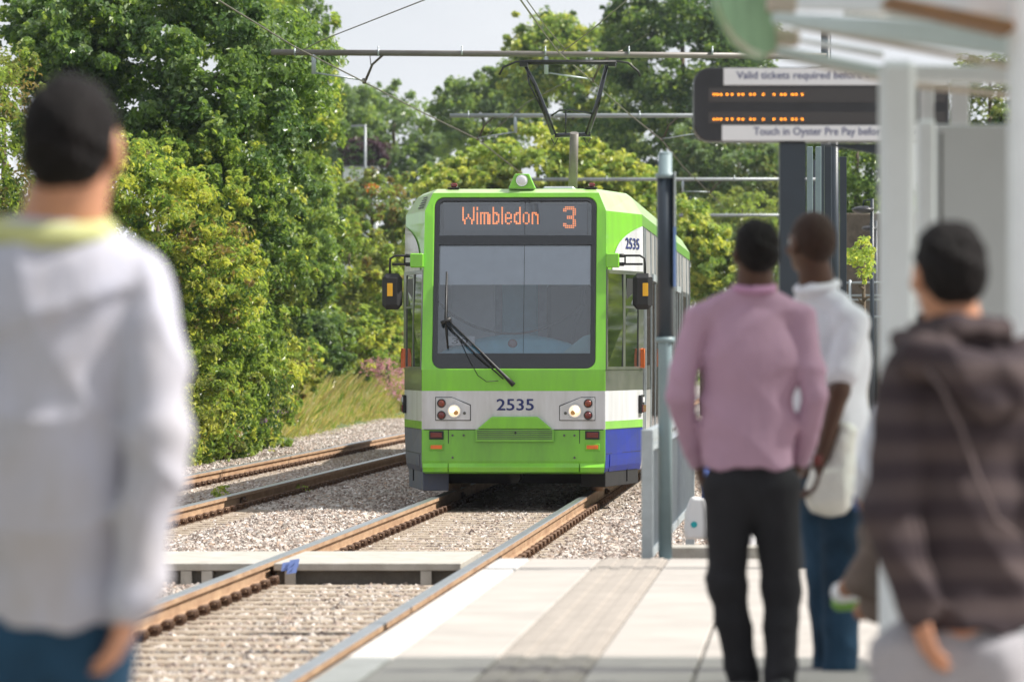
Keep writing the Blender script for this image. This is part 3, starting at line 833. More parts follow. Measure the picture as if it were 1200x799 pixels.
# facet details
def patch(mb, fn, u0, u1, z0, z1, sg, off, t=.004, nz=3):
    """thin plate following the facet or side surface"""
    us = [u0, (u0 + u1) / 2, u1]; zs = list(np.linspace(z0, z1, nz + 1))
    vs = [fn(u, z, sg, o) for o in (off, off + t) for z in zs for u in us]; n = len(zs) * 3; fs = []
    for k in (0, n):
        for j in range(len(zs) - 1):
            for i in range(2):
                a = k + j * 3 + i; fs.append((a, a + 1, a + 4, a + 3))
    for j in range(len(zs) - 1):
        for i in (0, 2): a = j * 3 + i; fs.append((a, a + 3, a + 3 + n, a + n))
    for j in (0, len(zs) - 1):
        for i in range(2): a = j * 3 + i; fs.append((a, a + 1, a + 1 + n, a + n))
    mb.add(vs, fs)
for sg in (1, -1):
    # white sweep with curved edge above cab window
    q = MB(tram, world=False); N = 14
    zs = np.linspace(2.375, 2.875, N)
    ul = [.14 + .14 * ((z - 2.375) / .5) + .70 * ((z - 2.375) / .5) ** 3.5 for z in zs]
    vs = []
    for u, z in zip(ul, zs): vs += [facet(u, z, sg, .009), facet(1.0, z, sg, .003)]
    q.add(vs, [(2 * i, 2 * i + 1, 2 * i + 3, 2 * i + 2) for i in range(N - 1)])
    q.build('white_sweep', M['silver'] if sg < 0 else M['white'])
    # window frames
    q = MB(tram, world=False)
    for u0, u1, z0, z1 in ((.0, .035, 1.33, 2.38), (.965, 1.0, 1.33, 2.38), (.035, .965, 2.34, 2.38), (.035, .965, 1.33, 1.36), (.44, .50, 1.36, 2.34), (.86, .965, 1.36, 2.34), (.5, .86, 1.98, 2.005)):
        patch(q, facet, u0, u1, z0, z1, sg, .001, .010)
    q.build('cab_window_frame', M['darkpanel'])
    q = MB(tram, world=False); patch(q, facet, .54, .82, 2.02, 2.30, sg, .003, .003)
    q.build('sliding_pane', M['black'])
    # gap lines
    q = MB(tram, world=False)
    for z in (.705, .45): patch(q, facet, .02, .98, z - .003, z + .003, sg, .0004, .002, 1)
    q.build('panel_gap', M['black'])
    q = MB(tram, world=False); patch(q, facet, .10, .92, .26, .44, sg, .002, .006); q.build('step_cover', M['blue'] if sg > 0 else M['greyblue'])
    # orange side lamps
    for fn, u, nm in ((facet, .93, 0), (side, 9.0, 1), (side, 17.0, 1)):
        d_ = .022 if fn is facet else .06
        q = MB(tram, world=False); patch(q, fn, u - d_, u + d_, 1.35, 1.55, sg, .002, .045); lm = q.build('side_lamp', M['orange'], bevel=.01)
    # marker lamps on the corner
    q = MB(tram, world=False); patch(q, facet, .88, .97, .86, 1.05, sg, .002, .03); r_ = q.build('corner_lamp_base', M['black'], bevel=.006)
    q = MB(r_, world=False); patch(q, facet, .885, .965, .87, .945, sg, .033, .02); q.build('red_lamp', M['red'])
    q = MB(r_, world=False); patch(q, facet, .90, .95, .975, 1.03, sg, .033, .012); q.build('clear_lamp', M['lampwhite'])
    # mirrors
    q = MB(tram, world=False); p0 = facet(.0, 2.43, sg, 0); X = abs(p0[0])
    q.box((sg * (X - .0), p0[1] - .06, 2.40), (sg * (X + .14), p0[1] + .08, 2.55), .01); mr = q.build('mirror_bracket', M['lime'])
    q = MB(mr, world=False)
    yb = p0[1] - .02
    xm = 1.345 if sg > 0 else 1.29
    for z, r in ((2.525, .012), (2.435, .012)):
        q.tube([(sg * (X + .13), yb, z), (sg * (xm + .0), yb, z)] if z < 2.5 else [(sg * (X + .13), yb, z), (sg * (xm - .03), yb, z), (sg * (xm + .02), yb, z - .03), (sg * (xm + .025), yb, z - .09), (sg * (xm + .025), yb, 2.30)], r, n=7)
    q.tube([(sg * (X + .20), yb, 2.525), (sg * (X + .20), yb, 2.435)], .010, n=6)
    for z in (2.525, 2.435): q.tube([(sg * (X + .13), yb, z), (sg * (X + .19), yb, z)], .020, n=8)
    q.build('mirror_arm', M['black'])
    q = MB(mr, world=False); cx = sg * xm
    q.box((cx - .105, yb - .07, 1.96), (cx + .105, yb + .07, 2.34), .045); q.build('mirror_housing', M['black'], bevel=.01)
    q = MB(mr, world=False); xo = .03 if sg > 0 else -.02; q.box((cx + xo - .028, yb - .078, 2.10), (cx + xo + .028, yb - .071, 2.235), .002); q.build('mirror_marker', M['yellow'])
    # side: doors, pillars, windows
    q = MB(tram, world=False)
    for y0_, y1_ in ((3.0, 4.85), (4.93, 8.1), (9.85, 12.1), (12.3, 14.6), (15.7, 18), (19.9, 22.2)):
        door = (4.9 < y0_ < 5) or (15.6 < y0_ < 16)
        q = MB(tram, world=False); patch(q, side, y0_ + .06, y1_ - .06, 1.37 if not door else .62, 2.30, sg, .002, .006)
        q.build('window' if not door else 'door', M['sideglass'])
    q = MB(tram, world=False)
    for y in (2.3, 2.85, 4.9, 6.5, 8.13, 9.6, 12.2, 14.8, 15.65, 16.7, 18.05, 19.7, 22.4, 24.2):
        q = MB(tram, world=False); patch(q, side, y - .045, y + .045, .45, 2.86, sg, .003, .014); q.build('pillar', M['galv'])
    for a_, b_, c_, d_ in ((4.96, 8.06, .40, .58), (15.71, 17.98, .40, .58), (4.96, 8.06, 2.32, 2.40), (15.71, 17.98, 2.32, 2.40)):
        q = MB(tram, world=False); patch(q, side, a_, b_, c_, d_, sg, .003, .03); q.build('door_sill' if c_ < 1 else 'door_header', M['galv'])
    q = MB(tram, world=False)
    for y0_, y1_ in ((3.3, 3.9), (4.1, 4.7), (10.2, 10.8), (11.1, 11.7), (12.9, 13.4), (13.7, 14.2)):
        patch(q, side, y0_, y1_, 2.0, 2.28, sg, .009, .004)
    q.build('vent_pane', M['black'])
    q = MB(tram, world=False)
    for y in (2.95, 8.3, 12.2, 15.0, 19.0, 22.7): patch(q, side, y - .006, y + .006, .3, 2.86, sg, .0008, .002)
    patch(q, side, 2.12, LEN, 2.868, 2.876, sg, .0008, .004); patch(q, side, 2.12, LEN, 1.10, 1.112, sg, .0008, .003)
    q.build('panel_seam', M['black'])
    q = MB(tram, world=False); N = 20
    vs = []
    for i in range(N):
        y = 2.12 + 5.4 * i / (N - 1); zt = .70 - .40 * (i / (N - 1)) ** .6
        vs += [side(y, .25, sg, .0013), side(y, zt, sg, .0013)]
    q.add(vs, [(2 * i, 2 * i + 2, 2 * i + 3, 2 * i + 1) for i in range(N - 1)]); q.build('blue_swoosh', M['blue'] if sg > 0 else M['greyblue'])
# small fleet number on the right facet
q = MB(tram, world=False)
o_ = np.array(facet(.50, 2.615, 1, .013)); e_ = np.array(facet(.90, 2.615, 1, .010)) - o_; L_ = np.linalg.norm(e_)
put_text(q, '2535', o_, e_ / L_, (0, 0, 1), width=L_ * .95, height=.115, bold=.012); q.build('fleet_number', M['navy'])
# bottom pods and skirts
for sg in (1, -1):
    q = MB(tram, world=False)
    v0 = [facet(.06, .30, sg, -.02), facet(.97, .30, sg, -.02), facet(.97, .30, sg, -.3), facet(.1, .30, sg, -.3)]
    v1 = [(x, y, .10 if sg > 0 else .06) for x, y, z in v0]
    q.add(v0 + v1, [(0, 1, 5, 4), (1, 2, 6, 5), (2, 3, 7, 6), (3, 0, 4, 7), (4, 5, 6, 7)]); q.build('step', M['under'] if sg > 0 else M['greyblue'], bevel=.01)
# bogies
for by in (3.4, 13, 22):
    for k, dy in enumerate((-.9, .9)):
        q = MB(tram, world=False)
        for sg in (-1, 1): q.cyl((sg * (GA - .05), by + dy, .32), (sg * (GA + .08), by + dy, .32), .32, n=24); 
        q.cyl((-GA, by + dy, .32), (GA, by + dy, .32), .07); q.build('wheelset', M['rust'])
    q = MB(tram, world=False); q.box((-1.1, by - 1.4, .18), (1.1, by + 1.4, .6), .03); q.build('bogie_frame', M['under'])
q = MB(tram, world=False); q.box((-.9, .9, .12), (.9, 1.0, .30)); q.box((-1.15, 1.3, .14), (1.15, 1.8, .3)); q.box((-1.1, 4.9, .2), (1.1, 9.6, .3)); q.cyl((0, .2, .2), (0, .9, .2), .06)
q.build('underframe', M['under'])
# pantograph
sp = 89.8
pg = MB(tram, world=False)
a, b = T(671, 228, sp, .2), T(673, 156, sp, -.1); pg.tube([a, b], [.062, .058], n=14); pgo = pg.build('pantograph', M['pipe'])
q = MB(pgo, world=False)
q.tube([T(650, 159, sp), T(692, 158, sp)], .030, n=8)
q.tube([T(649, 158, sp), T(638, 128, sp), T(627, 100, sp), T(616, 78, sp)], [.036, .034, .028, .022], n=8)
q.tube([T(646, 153, sp), T(632, 122, sp), T(620, 98, sp), T(618, 84, sp)], .012, n=6)
q.tube([T(688, 158, sp), T(700, 122, sp), T(711, 77, sp)], [.036, .034, .025], n=8)
q.tube([T(646, 136, sp), T(655, 130, sp), T(668, 129, sp), T(685, 132, sp), T(697, 134, sp)], .014, n=6)
q.tube([T(663, 129, sp), T(663, 158, sp)], .012, n=6)
for x in (650, 688): q.tube([T(x - 4, 162, sp), T(x, 170, sp), T(x + 4, 162, sp)], .008, n=5)
q.build('upper_arm', M['blackgloss'])
q = MB(pgo, world=False)
q.tube([T(585, 88, sp), T(590, 79, sp), T(604, 73, sp), T(620, 71.5, sp), T(720, 71.5, sp), T(736, 74, sp), T(748, 84, sp), T(750, 90, sp)], .016, n=6)
q.tube([T(611, 74.5, sp, .25), T(723, 74.5, sp, .25)], .020, n=6); q.tube([T(613, 73, sp, -.1), T(722, 73, sp, -.1)], .020, n=6)
q.box(np.array(T(614, 76, sp)) - (.05, .15, .03), np.array(T(614, 76, sp)) + (.05, .15, .03)); q.box(np.array(T(717, 76, sp)) - (.05, .15, .03), np.array(T(717, 76, sp)) + (.05, .15, .03))
q.build('collector_head', M['black'])
# rear half of the tram, beyond the joint, bending left
r_ = empty('rear_section', (0, LEN, 0)); r_.parent = tram; r_.location = (0, LEN + .05, 0); r_.rotation_euler = (0, 0, math.radians(3))
for zz, m_, nm in (((.24, 1.107), 'silver', 'lower_side'), ((1.108, 2.37), 'sideglass', 'window_band'), ((2.371, 2.88), 'silver', 'upper_side'), ((2.881, 3.0), 'lime', 'cantrail')):
    q = MB(r_, world=False); q.box((-1.26, .5, zz[0]), (1.26, 14, zz[1])); q.build(nm, M[m_])
q = MB(r_, world=False); q.prism([(-1.26, 3.001), (1.26, 3.001), (1.08, 3.235), (-1.08, 3.235)], (0, 14, 0), (1, 0, 0), (0, 0, 1), 13.5); q.build('roof', M['lime'])
q = MB(r_, world=False); q.box((-1.15, -.05, .3), (1.15, .5, 3.1)); q.build('joint_bellows', M['black'])
# ------------------------------------------------------------------ overhead line equipment
def gantry(s, pyb, pxl, mastpx, label, arms, dark=True, r=.046):
    y = F / s; zb = P(0, pyb, s)[2]; x1 = P(mastpx, 0, s)[0]; x0 = P(pxl, 0, s)[0]
    g_ = empty('overhead_line_gantry', (x1, y, -.2), label, 'gantry', 'cantilever gantries over the tracks')
    q = MB(g_); q.cyl((x1, y, -.2), (x1, y, zb + .5), .085, .075, n=14); q.build('mast', M['darkpost'])
    q = MB(g_); q.tube([(x0, y - .12, zb), (x1, y - .12, zb - (.06 if dark else 0))], r, n=10); q.build('boom', M['pipe'] if dark else M['pipelight'])
    q = MB(g_)
    nb = 6 if dark else 4
    for k in range(nb):
        t = k / nb
        x = x0 + .35 + (x1 - x0 - .8) * t
        q.cyl((x - .012, y - .12, zb), (x + .012, y - .12, zb), r + .014, n=10)
        q.cyl((x, y - .12, zb), (x, y - .12, zb + .09), .012, n=6)
    q.build('clamp', M['galv'])
    for (wx, wy, ix) in arms:        # wire point px, py and insulator px
        W = P(wx, wy, s); I = P(ix, pyb, s)
        q = MB(g_); q.cyl((I[0], y - .12, zb), (I[0], y - .12, zb - .32), .035, n=10); q.build('insulator', M['insul'])
        q = MB(g_); q.tube([(I[0], y - .12, zb - .30), (W[0], y - .02, W[2] + .02)], .014, n=6); q.build('registration_arm', M['galv'])
        q = MB(g_); q.tube([(W[0] + .08, y - .12, zb), (W[0] + .10, y - .1, zb - .2), (W[0], y, W[2] + .01)], .007, n=5)
        q.tube([(W[0] + .45, y - .12, zb + .02), (W[0] + .3, y - .12, zb - .02), (W[0] + .12, y - .1, zb - .18), (W[0] + .02, y, W[2] + .02)], .020, n=6)
        q.box((W[0] - .03, y - .03, W[2] - .03), (W[0] + .03, y + .03, W[2] + .05), .005); q.build('dropper', M['wire'])
    return g_
gantry(79.4, 62, 318, 968, 'nearest gantry with a dark boom reaching across both tracks above the tram', [(427, 96, 368), (694, 95, 640)])
gantry(63.0, 136, 527, 978, 'second gantry behind the pantograph, grey boom with pale registration arms', [(560, 163, 604), (776, 164, 830)], False, .042)
gantry(46.0, 210.5, 620, 956, 'third gantry whose boom shows just above the tram roof', [(832, 226, 800)], False, .045)
gantry(36.6, 252.5, 760, 946, 'fourth gantry, boom seen between the tram and the dark sign post', [], False, .05)
gantry(31.0, 275.5, 780, 935, 'farthest gantry, thin dark boom low above the bushes', [], True, .045)
def wire(pts, r, label):
    q = MB(); q.tube(pts, r, n=5); return tag(q.build('overhead_wire', M['wire']), label, 'wire', 'overhead wires')
s1, s2, s3, s4 = 79.4, 63, 46, 36.6
wire([P(120, -75, 128), P(255, 0, 103), P(345, 55, 88), P(427, 96.5, s1), P(495, 132, 70), P(560, 163.5, s2), P(622, 212, 50), P(650, 236, 42)], .011, 'contact wire over the left track, crossing the sky from upper left')
wire([P(570, -60, 121), P(610, 0, 103.5), P(632, 31, 96), P(655, 62, 88), P(694, 95.5, s1), P(735, 132, 70), P(776, 164.5, s2), P(800, 195, 54), P(832, 226.5, s3), P(850, 245, 38)], .011, 'contact wire over the tram track, touching the pantograph')
wire([P(560, -75, 121, .0), P(617, 0, 103.5), P(640, 32, 96), P(662, 58, 90)], .007, 'thin second wire just beside the contact wire above the pantograph')
wire([P(345, 64, s1), P(378, 47, 84), P(498, 0, 100), P(600, -40, 118)], .008, 'stay wire rising right from the left end of the nearest boom')
wire([P(659, 61, s1), P(690, 38, 84), P(735, 0, 93), P(790, -45, 105)], .008, 'stay wire rising right from the boom above the pantograph')
wire([P(570, 160, s2), P(618, 120, 66), P(660, 98, 70), P(760, 40, 78)], .007, 'thin stay wire rising right from the second gantry')

# ------------------------------------------------------------------ near post, railing
def cyl_post(name, px, s, pybase, pytop, r, m, label, cat, zb=None):
    a = P(px, pybase, s); b = P(px, pytop, s)
    g_ = empty(name, tuple(a), label, cat)
    return g_, a, b
g_, a, b = cyl_post('platform_post', 779.5, 197, 651, 180, .045, None, 'slim grey-green steel post with an edge-on blue sign at the platform end', 'post')
a[2] = .262
q = MB(g_); q.cyl(a, b, .041, n=20); q.ball(b, (.044, .044, .012)); q.build('pole', M['postgrey'])
q = MB(g_); q.cyl(P(779.5, 396, 197), P(779.5, 207, 197), .049, n=20); q.build('sleeve', M['darkpost'])
q = MB(g_); 
for py in (398, 206): q.cyl(P(779.5, py + 3, 197), P(779.5, py - 3, 197), .058, n=20)
q.build('band', M['postgrey'])
q = MB(g_); c = P(790.5, 270, 197); q.box((c[0] - .006, c[1] - .06, P(0, 338, 197)[2]), (c[0] + .006, c[1] + .22, P(0, 202, 197)[2]), .003); sg_ = q.build('sign_plate', M['galv'])
q = MB(sg_); q.box((c[0] - .008, c[1] - .062, P(0, 336, 197)[2]), (c[0] + .008, c[1] - .0605, P(0, 266, 197)[2])); q.build('blue_edge', mat('pale_blue_print', (.16, .27, .55), .5))
q = MB(g_); q.box((a[0] - .09, a[1] - .09, .262), (a[0] + .09, a[1] + .09, .275), .003); q.build('base_plate', M['galv'])
# railing receding alongside the ramp
ry0, ry1 = F / 198, F / 148
rg = empty('railing', (ex(.87, ry0), ry0, .1), 'galvanised steel railing with close upright bars behind the slim post', 'railing')
def rx(y): return EDGE + .865 + SLOPE * y
q = MB(rg); q.obox((rx(ry0), ry0, 1.02), (rx(ry1), ry1, 1.02), .05, .05); q.obox((rx(ry0), ry0, .30), (rx(ry1), ry1, .30), .04, .05); q.obox((rx(ry0), ry0, .93), (rx(ry1), ry1, .93), .03, .03); q.build('rail', M['galv'])
q = MB(rg); q.box((rx(ry0) - .035, ry0 - .035, .0), (rx(ry0) + .035, ry0 + .035, 1.05), .004); q.build('post', M['galv']); q = MB(rg); q.box((rx(ry1) - .035, ry1 - .035, -.1), (rx(ry1) + .035, ry1 + .035, 1.05), .004); q.build('post', M['galv'])
q = MB(rg); nb = 90
for k in range(1, nb):
    y = ry0 + (ry1 - ry0) * k / nb; q.box((rx(y) - .012, y - .012, .3), (rx(y) + .012, y + .012, .93))
bar = q.build('upright_bars', M['galv'])
# cross rail behind the men (low pale ledge)
q = MB(); a = P(786, 650, 178); b = P(1010, 650, 178)
q.box((a[0], a[1], -.3), (b[0], a[1] + .35, .23), .01); tag(q.build('low_wall', M['concrete']), 'low pale concrete ledge just beyond the platform end', 'ledge')
# white carrier bag
q = MB(); s_ = 172; c = P(815, 640, s_)
pr = [(-.075, 0), (.09, 0), (.085, .20), (.06, .28), (-.03, .29), (-.07, .18)]
q.prism([(x, z) for x, z in pr], (c[0], c[1], .235), (1, 0, 0), (0, 0, 1), -.10); bg = q.build('carrier_bag', M['signwhite'], bevel=.02)
tag(bg, 'white carrier bag with a teal dot standing by the railing', 'bag')
q = MB(bg); q.cyl((c[0] - .01, c[1] - .001, .235 + .10), (c[0] - .01, c[1] - .004, .235 + .10), .022, n=14); q.build('teal_dot', mat('teal_print', (.01, .35, .40), .5))

# ------------------------------------------------------------------ departure sign
S = 210.0
sn = empty('departure_board', tuple(P(929, 414 + 1.2 * S, S)), 'black double-line departure board with amber lights on a dark square post', 'sign')
a = P(813, 168, S); b = P(1112, 77, S); D = .22; y0 = a[1]
def Sx(px): return P(px, 0, S)[0]
def Sz(py): return P(0, py, S)[2]
q = MB(sn); pr = []
x0, x1, z0, z1, r = Sx(813), Sx(1112), Sz(166), Sz(79), .09
for cx, cz, a0 in ((x1 - .02, z0 + .02, -90), (x1 - .02, z1 - .02, 0), (x0 + r, z1 - r, 90), (x0 + r, z0 + r, 180)):
    rr = .02 if cx > x0 + .5 else r
    for i in range(6):
        t = math.radians(a0 + 18 * i); pr.append((cx + rr * math.cos(t), cz + rr * math.sin(t)))
q.prism(pr, (0, y0, 0), (1, 0, 0), (0, 0, 1), -D); cs = q.build('case', M['signbody'], bevel=.008)
q = MB(cs); q.box((Sx(848), y0 - .006, Sz(100)), (Sx(1110), y0 - .0005, Sz(80.5)), .001); q.build('upper_band', M['signwhite'])
q = MB(cs); q.box((Sx(846), y0 - .006, Sz(165)), (Sx(1110), y0 - .0005, Sz(147)), .001); q.build('lower_band', M['signwhite'])
q = MB(cs); q.box((Sx(830), y0 - .004, Sz(120)), (Sx(1108), y0 - .0005, Sz(103))); q.box((Sx(830), y0 - .004, Sz(145)), (Sx(1108), y0 - .0005, Sz(131))); q.build('display_window', M['signstrip'])
q = MB(cs); put_text(q, 'Valid tickets required before boarding', (Sx(863), y0 - .008, Sz(95.5)), (1, 0, 0), (0, 0, 1), width=(1058 - 863) / S, height=11.5 / S, bold=.0022)
INK = mat('slate_blue_ink', (.12, .13, .24), .6); q.build('upper_lettering', INK); q = MB(cs)
put_text(q, 'Touch in Oyster Pre Pay before boarding', (Sx(883), y0 - .008, Sz(161.5)), (1, 0, 0), (0, 0, 1), width=(1082 - 883) / S, height=12 / S, bold=.0022)
q.build('lower_lettering', INK)
q = MB(cs); xs_ = [836.5, 840.5, 845, 852, 858, 865.5, 870.5, 879.5, 884, 894.5, 907, 915.5, 920, 928.5, 933, 940]
for py in (111, 140):
    for x in xs_:
        q.cyl((Sx(x), y0 - .0045, Sz(py)), (Sx(x), y0 - .009, Sz(py)), .0042, n=8)
q.build('amber_lights', M['ledsign'])
q = MB(sn); q.box((Sx(914), y0 + .02, .3), (Sx(945), y0 + .17, Sz(167)), .006); q.build('post', M['darkpost'])
q = MB(sn); q.prism([(Sx(962), Sz(168)), (Sx(1060), Sz(168)), (Sx(1060), Sz(186))], (0, y0 + .1, 0), (1, 0, 0), (0, 0, 1), -.04); q.build('bracket', M['darkpost'])

# ------------------------------------------------------------------ thin masts and lamps right of the sign, wall
for px, s, top, w, lab in ((949, 120, 172, .055, 'slim slate post directly right of the broad sign post'), (959, 118, 172, .055, 'pale-edged slim post, second right of the broad sign post'),
                       (970, 116, 170, .07, 'dark slim post above the shaven head'), (988, 112, 184, .07, 'dark free-topped slim post over the white collar')):
    a = P(px, 0, s); q = MB(); q.box((a[0] - w / 2, a[1] - w / 2, -.2), (a[0] + w / 2, a[1] + w / 2, P(0, top, s)[2]), .004)
    o = q.build('slim_post', M['darkpost'] if px > 965 else M['postgrey']); tag(o, lab, 'post', 'slim posts right of the departure board')
wl_ = MB(); a = P(980, 0, 44); wl_.box((a[0] - 1, a[1], -.3), (a[0] + 12, a[1] + .4, P(0, 250, 44)[2]), .02)
tag(wl_.build('brick_wall', M['wallbrown']), 'dark brown wall behind the slim posts and street lamp', 'wall')
fr = empty('steel_fence', tuple(P(1000, 455, 60)), 'pale tubular fence in front of the dark brown wall', 'fence')
q = MB(fr); 
for py in (332, 347, 352, 372): q.tube([P(940, py, 60), P(1120, py - 2, 60)], .022, n=6)
q.build('rail', M['galv'])
q = MB(fr)
for px in (950, 996, 1042, 1088): q.tube([P(px, 328, 60), P(px, 516, 60)], .03, n=6)
q.build('post', M['galv'])
for px, py, s, lab in ((1022, 246, 66, 'street lamp with dark dish head beside the pale shelter post'), (1027, 268, 48, 'smaller street lamp further back behind the first lamp')):
    a = P(px, 0, s); z = P(0, py, s)[2]; lp = empty('street_lamp', (a[0], a[1], -.3), lab, 'lamp', 'street lamps')
    q = MB(lp); q.cyl((a[0], a[1], -.3), (a[0], a[1], z + .2), .05, .035, n=10); q.tube([(a[0], a[1], z + .18), (a[0] - .15, a[1], z + .16), (a[0] - .16, a[1], z + .05)], .018, n=6); q.build('pole', M['darkpost'])
    q = MB(lp); q.ball((a[0] - .16, a[1], z), (.20, .20, .07)); q.build('lamp_shade', M['signbody'])

# ------------------------------------------------------------------ shelter
SA, SBk = 400.0, 560.0
sh = empty('platform_shelter', (P(1052, 0, SA)[0], P(0, 0, SA)[1], .3), 'pale steel tram stop shelter with green canopy edge, cut off at right', 'shelter')
q = MB(sh); c = P(1051.5, 0, SA); q.box((c[0] - .053, c[1] - .05, .3), (c[0] + .053, c[1] + .05, P(0, 72, SA)[2]), .02); q.build('post', M['shelter'])
q = MB(sh); c = P(1208, 0, 470); q.box((c[0] - .055, c[1] - .05, .3), (c[0] + .055, c[1] + .05, 2.9), .02); q.build('post', M['shelter'])
def beam(p0, p1, s0, s1_, hpx, dpt, m, nm='roof_beam'):
    """bar whose top edge runs between two seen points, hpx pixels tall at each end"""
    q = MB(sh); A = P(p0[0], p0[1], s0); B = P(p1[0], p1[1], s1_); h0 = hpx[0] / s0; h1 = hpx[1] / s1_
    vs = [A, A - (0, 0, h0), A + (0, dpt, -h0), A + (0, dpt, 0), B, B - (0, 0, h1), B + (0, dpt, -h1), B + (0, dpt, 0)]
    q.add(vs, [(0, 1, 2, 3), (7, 6, 5, 4), (0, 4, 5, 1), (1, 5, 6, 2), (2, 6, 7, 3), (3, 7, 4, 0)]); return q.build(nm, m, bevel=.01)
beam((905, 14), (1190, 30), 400, 440, (14, 38), .06, M['shelterlight'])
beam((930, 27), (1190, 74), 395, 430, (5, 7), .10, M['beige'], 'soffit_strip')
beam((900, -10), (935, -8), 400, 400, (22, 22), .15, M['beige'], 'rafter_end')
beam((902, 32), (938, 36), 392, 392, (19, 17), .15, M['beige'], 'rafter_end')
beam((935, -40), (1190, -5), 420, 470, (52, 24), .05, M['shelter'])
beam((905, 52), (1036, 78), 380, 380, (13, 13), .05, M['shelterlight'])
beam((915, 64), (1036, 92), 370, 370, (4, 4), .06, M['beige'], 'soffit_strip')
beam((938, 44), (1036, 60), 360, 360, (6, 9), .04, M['shelter'])
beam((1040, -6), (1190, 24), 460, 480, (9, 14), .30, M['wood'], 'timber_soffit')
beam((1040, 8), (1190, 20), 440, 460, (12, 12), .04, M['shelterlight'])
beam((1068, 76), (1190, 78), 380, 380, (19, 21), .10, M['shelter'])
beam((1068, 96), (1190, 108), 376, 376, (6, 7), .08, M['beige'], 'soffit_strip')
# curved green canopy edge
q = MB(sh)
prof = [(838, -30), (845, 0), (854, 22), (866, 40), (882, 53), (898, 60), (906, 56), (904, 30), (901, 0), (898, -30)]
pp = [P(x, y, 395) for x, y in prof]; k = len(pp)
q.add([p for p in pp] + [p + (0, .5, 0) for p in pp], [tuple(range(k)), tuple(range(k, 2 * k))[::-1]] + [(i, (i + 1) % k, k + (i + 1) % k, k + i) for i in range(k)])
q.build('canopy_edge', M['canopygreen'], bevel=.01)
q = MB(sh); pr = [P(x, y, 392) for x, y in ((893, -30), (897, 20), (903, 58), (911, 60), (908, 20), (905, -30))]
q.add([p for p in pr] + [p + (0, .45, 0) for p in pr], [tuple(range(6)), tuple(range(6, 12))[::-1]] + [(i, (i + 1) % 6, 6 + (i + 1) % 6, 6 + i) for i in range(6)]); q.build('canopy_trim', M['beige'])
# roof sheet over the beams, its hidden far end added to shade the platform
q = MB(sh); a = P(905, -60, 400); b = P(1240, -20, 470)
q.add([(.74, 14.4, 2.84), (3.6, 14.4, 2.68), (3.6, 22.4, 2.68), (1.32, 22.4, 2.84), (.74, 14.4, 2.87), (3.6, 14.4, 2.71), (3.6, 22.4, 2.71), (1.32, 22.4, 2.87)],
      [(0, 3, 2, 1), (4, 5, 6, 7), (0, 1, 5, 4), (1, 2, 6, 5), (2, 3, 7, 6), (3, 0, 4, 7)]); q.build('roof', M['roofglass'])
# grey cladding panel behind
q = MB(); a = P(1097, 146, 330); b = P(1225, 0, 330); q.box((a[0], a[1], .3), (b[0], a[1] + .08, a[2]), .006); cb_ = q.build('cabinet', M['panel'])
tag(cb_, 'tall pale grey cabinet standing behind the shelter posts', 'cabinet')
q = MB(cb_); a2 = P(1103, 0, 330); q.box((a2[0] - .004, a[1] - .003, .35), (a2[0] + .004, a[1] - .0003, a[2] - .03)); q.build('door_gap', M['darkpanel'])
q = MB(); a = P(1086, 140, 345); q.box((a[0] - .03, a[1], .3), (a[0] + .03, a[1] + .06, a[2]), .01); tag(q.build('cabinet_post', M['shelter']), 'pale square post left of the tall grey cabinet', 'post')
q = MB(); a = P(1085, 100, 300); b = P(1095, 146, 300); q.box((a[0] - .02, a[1], .3), (b[0], a[1] + .05, P(0, 98, 300)[2]), .005); tag(q.build('sign_frame', M['housewhite']), 'narrow white upright under the shelter roof, right of the near post', 'post')
q = MB(); a = P(1125, 100, 300); q.box((a[0] - .036, a[1], .3), (a[0] + .036, a[1] + .05, P(0, 98, 300)[2]), .005); tag(q.build('sign_frame', M['housewhite']), 'broad white upright above the top of the grey cabinet', 'post')
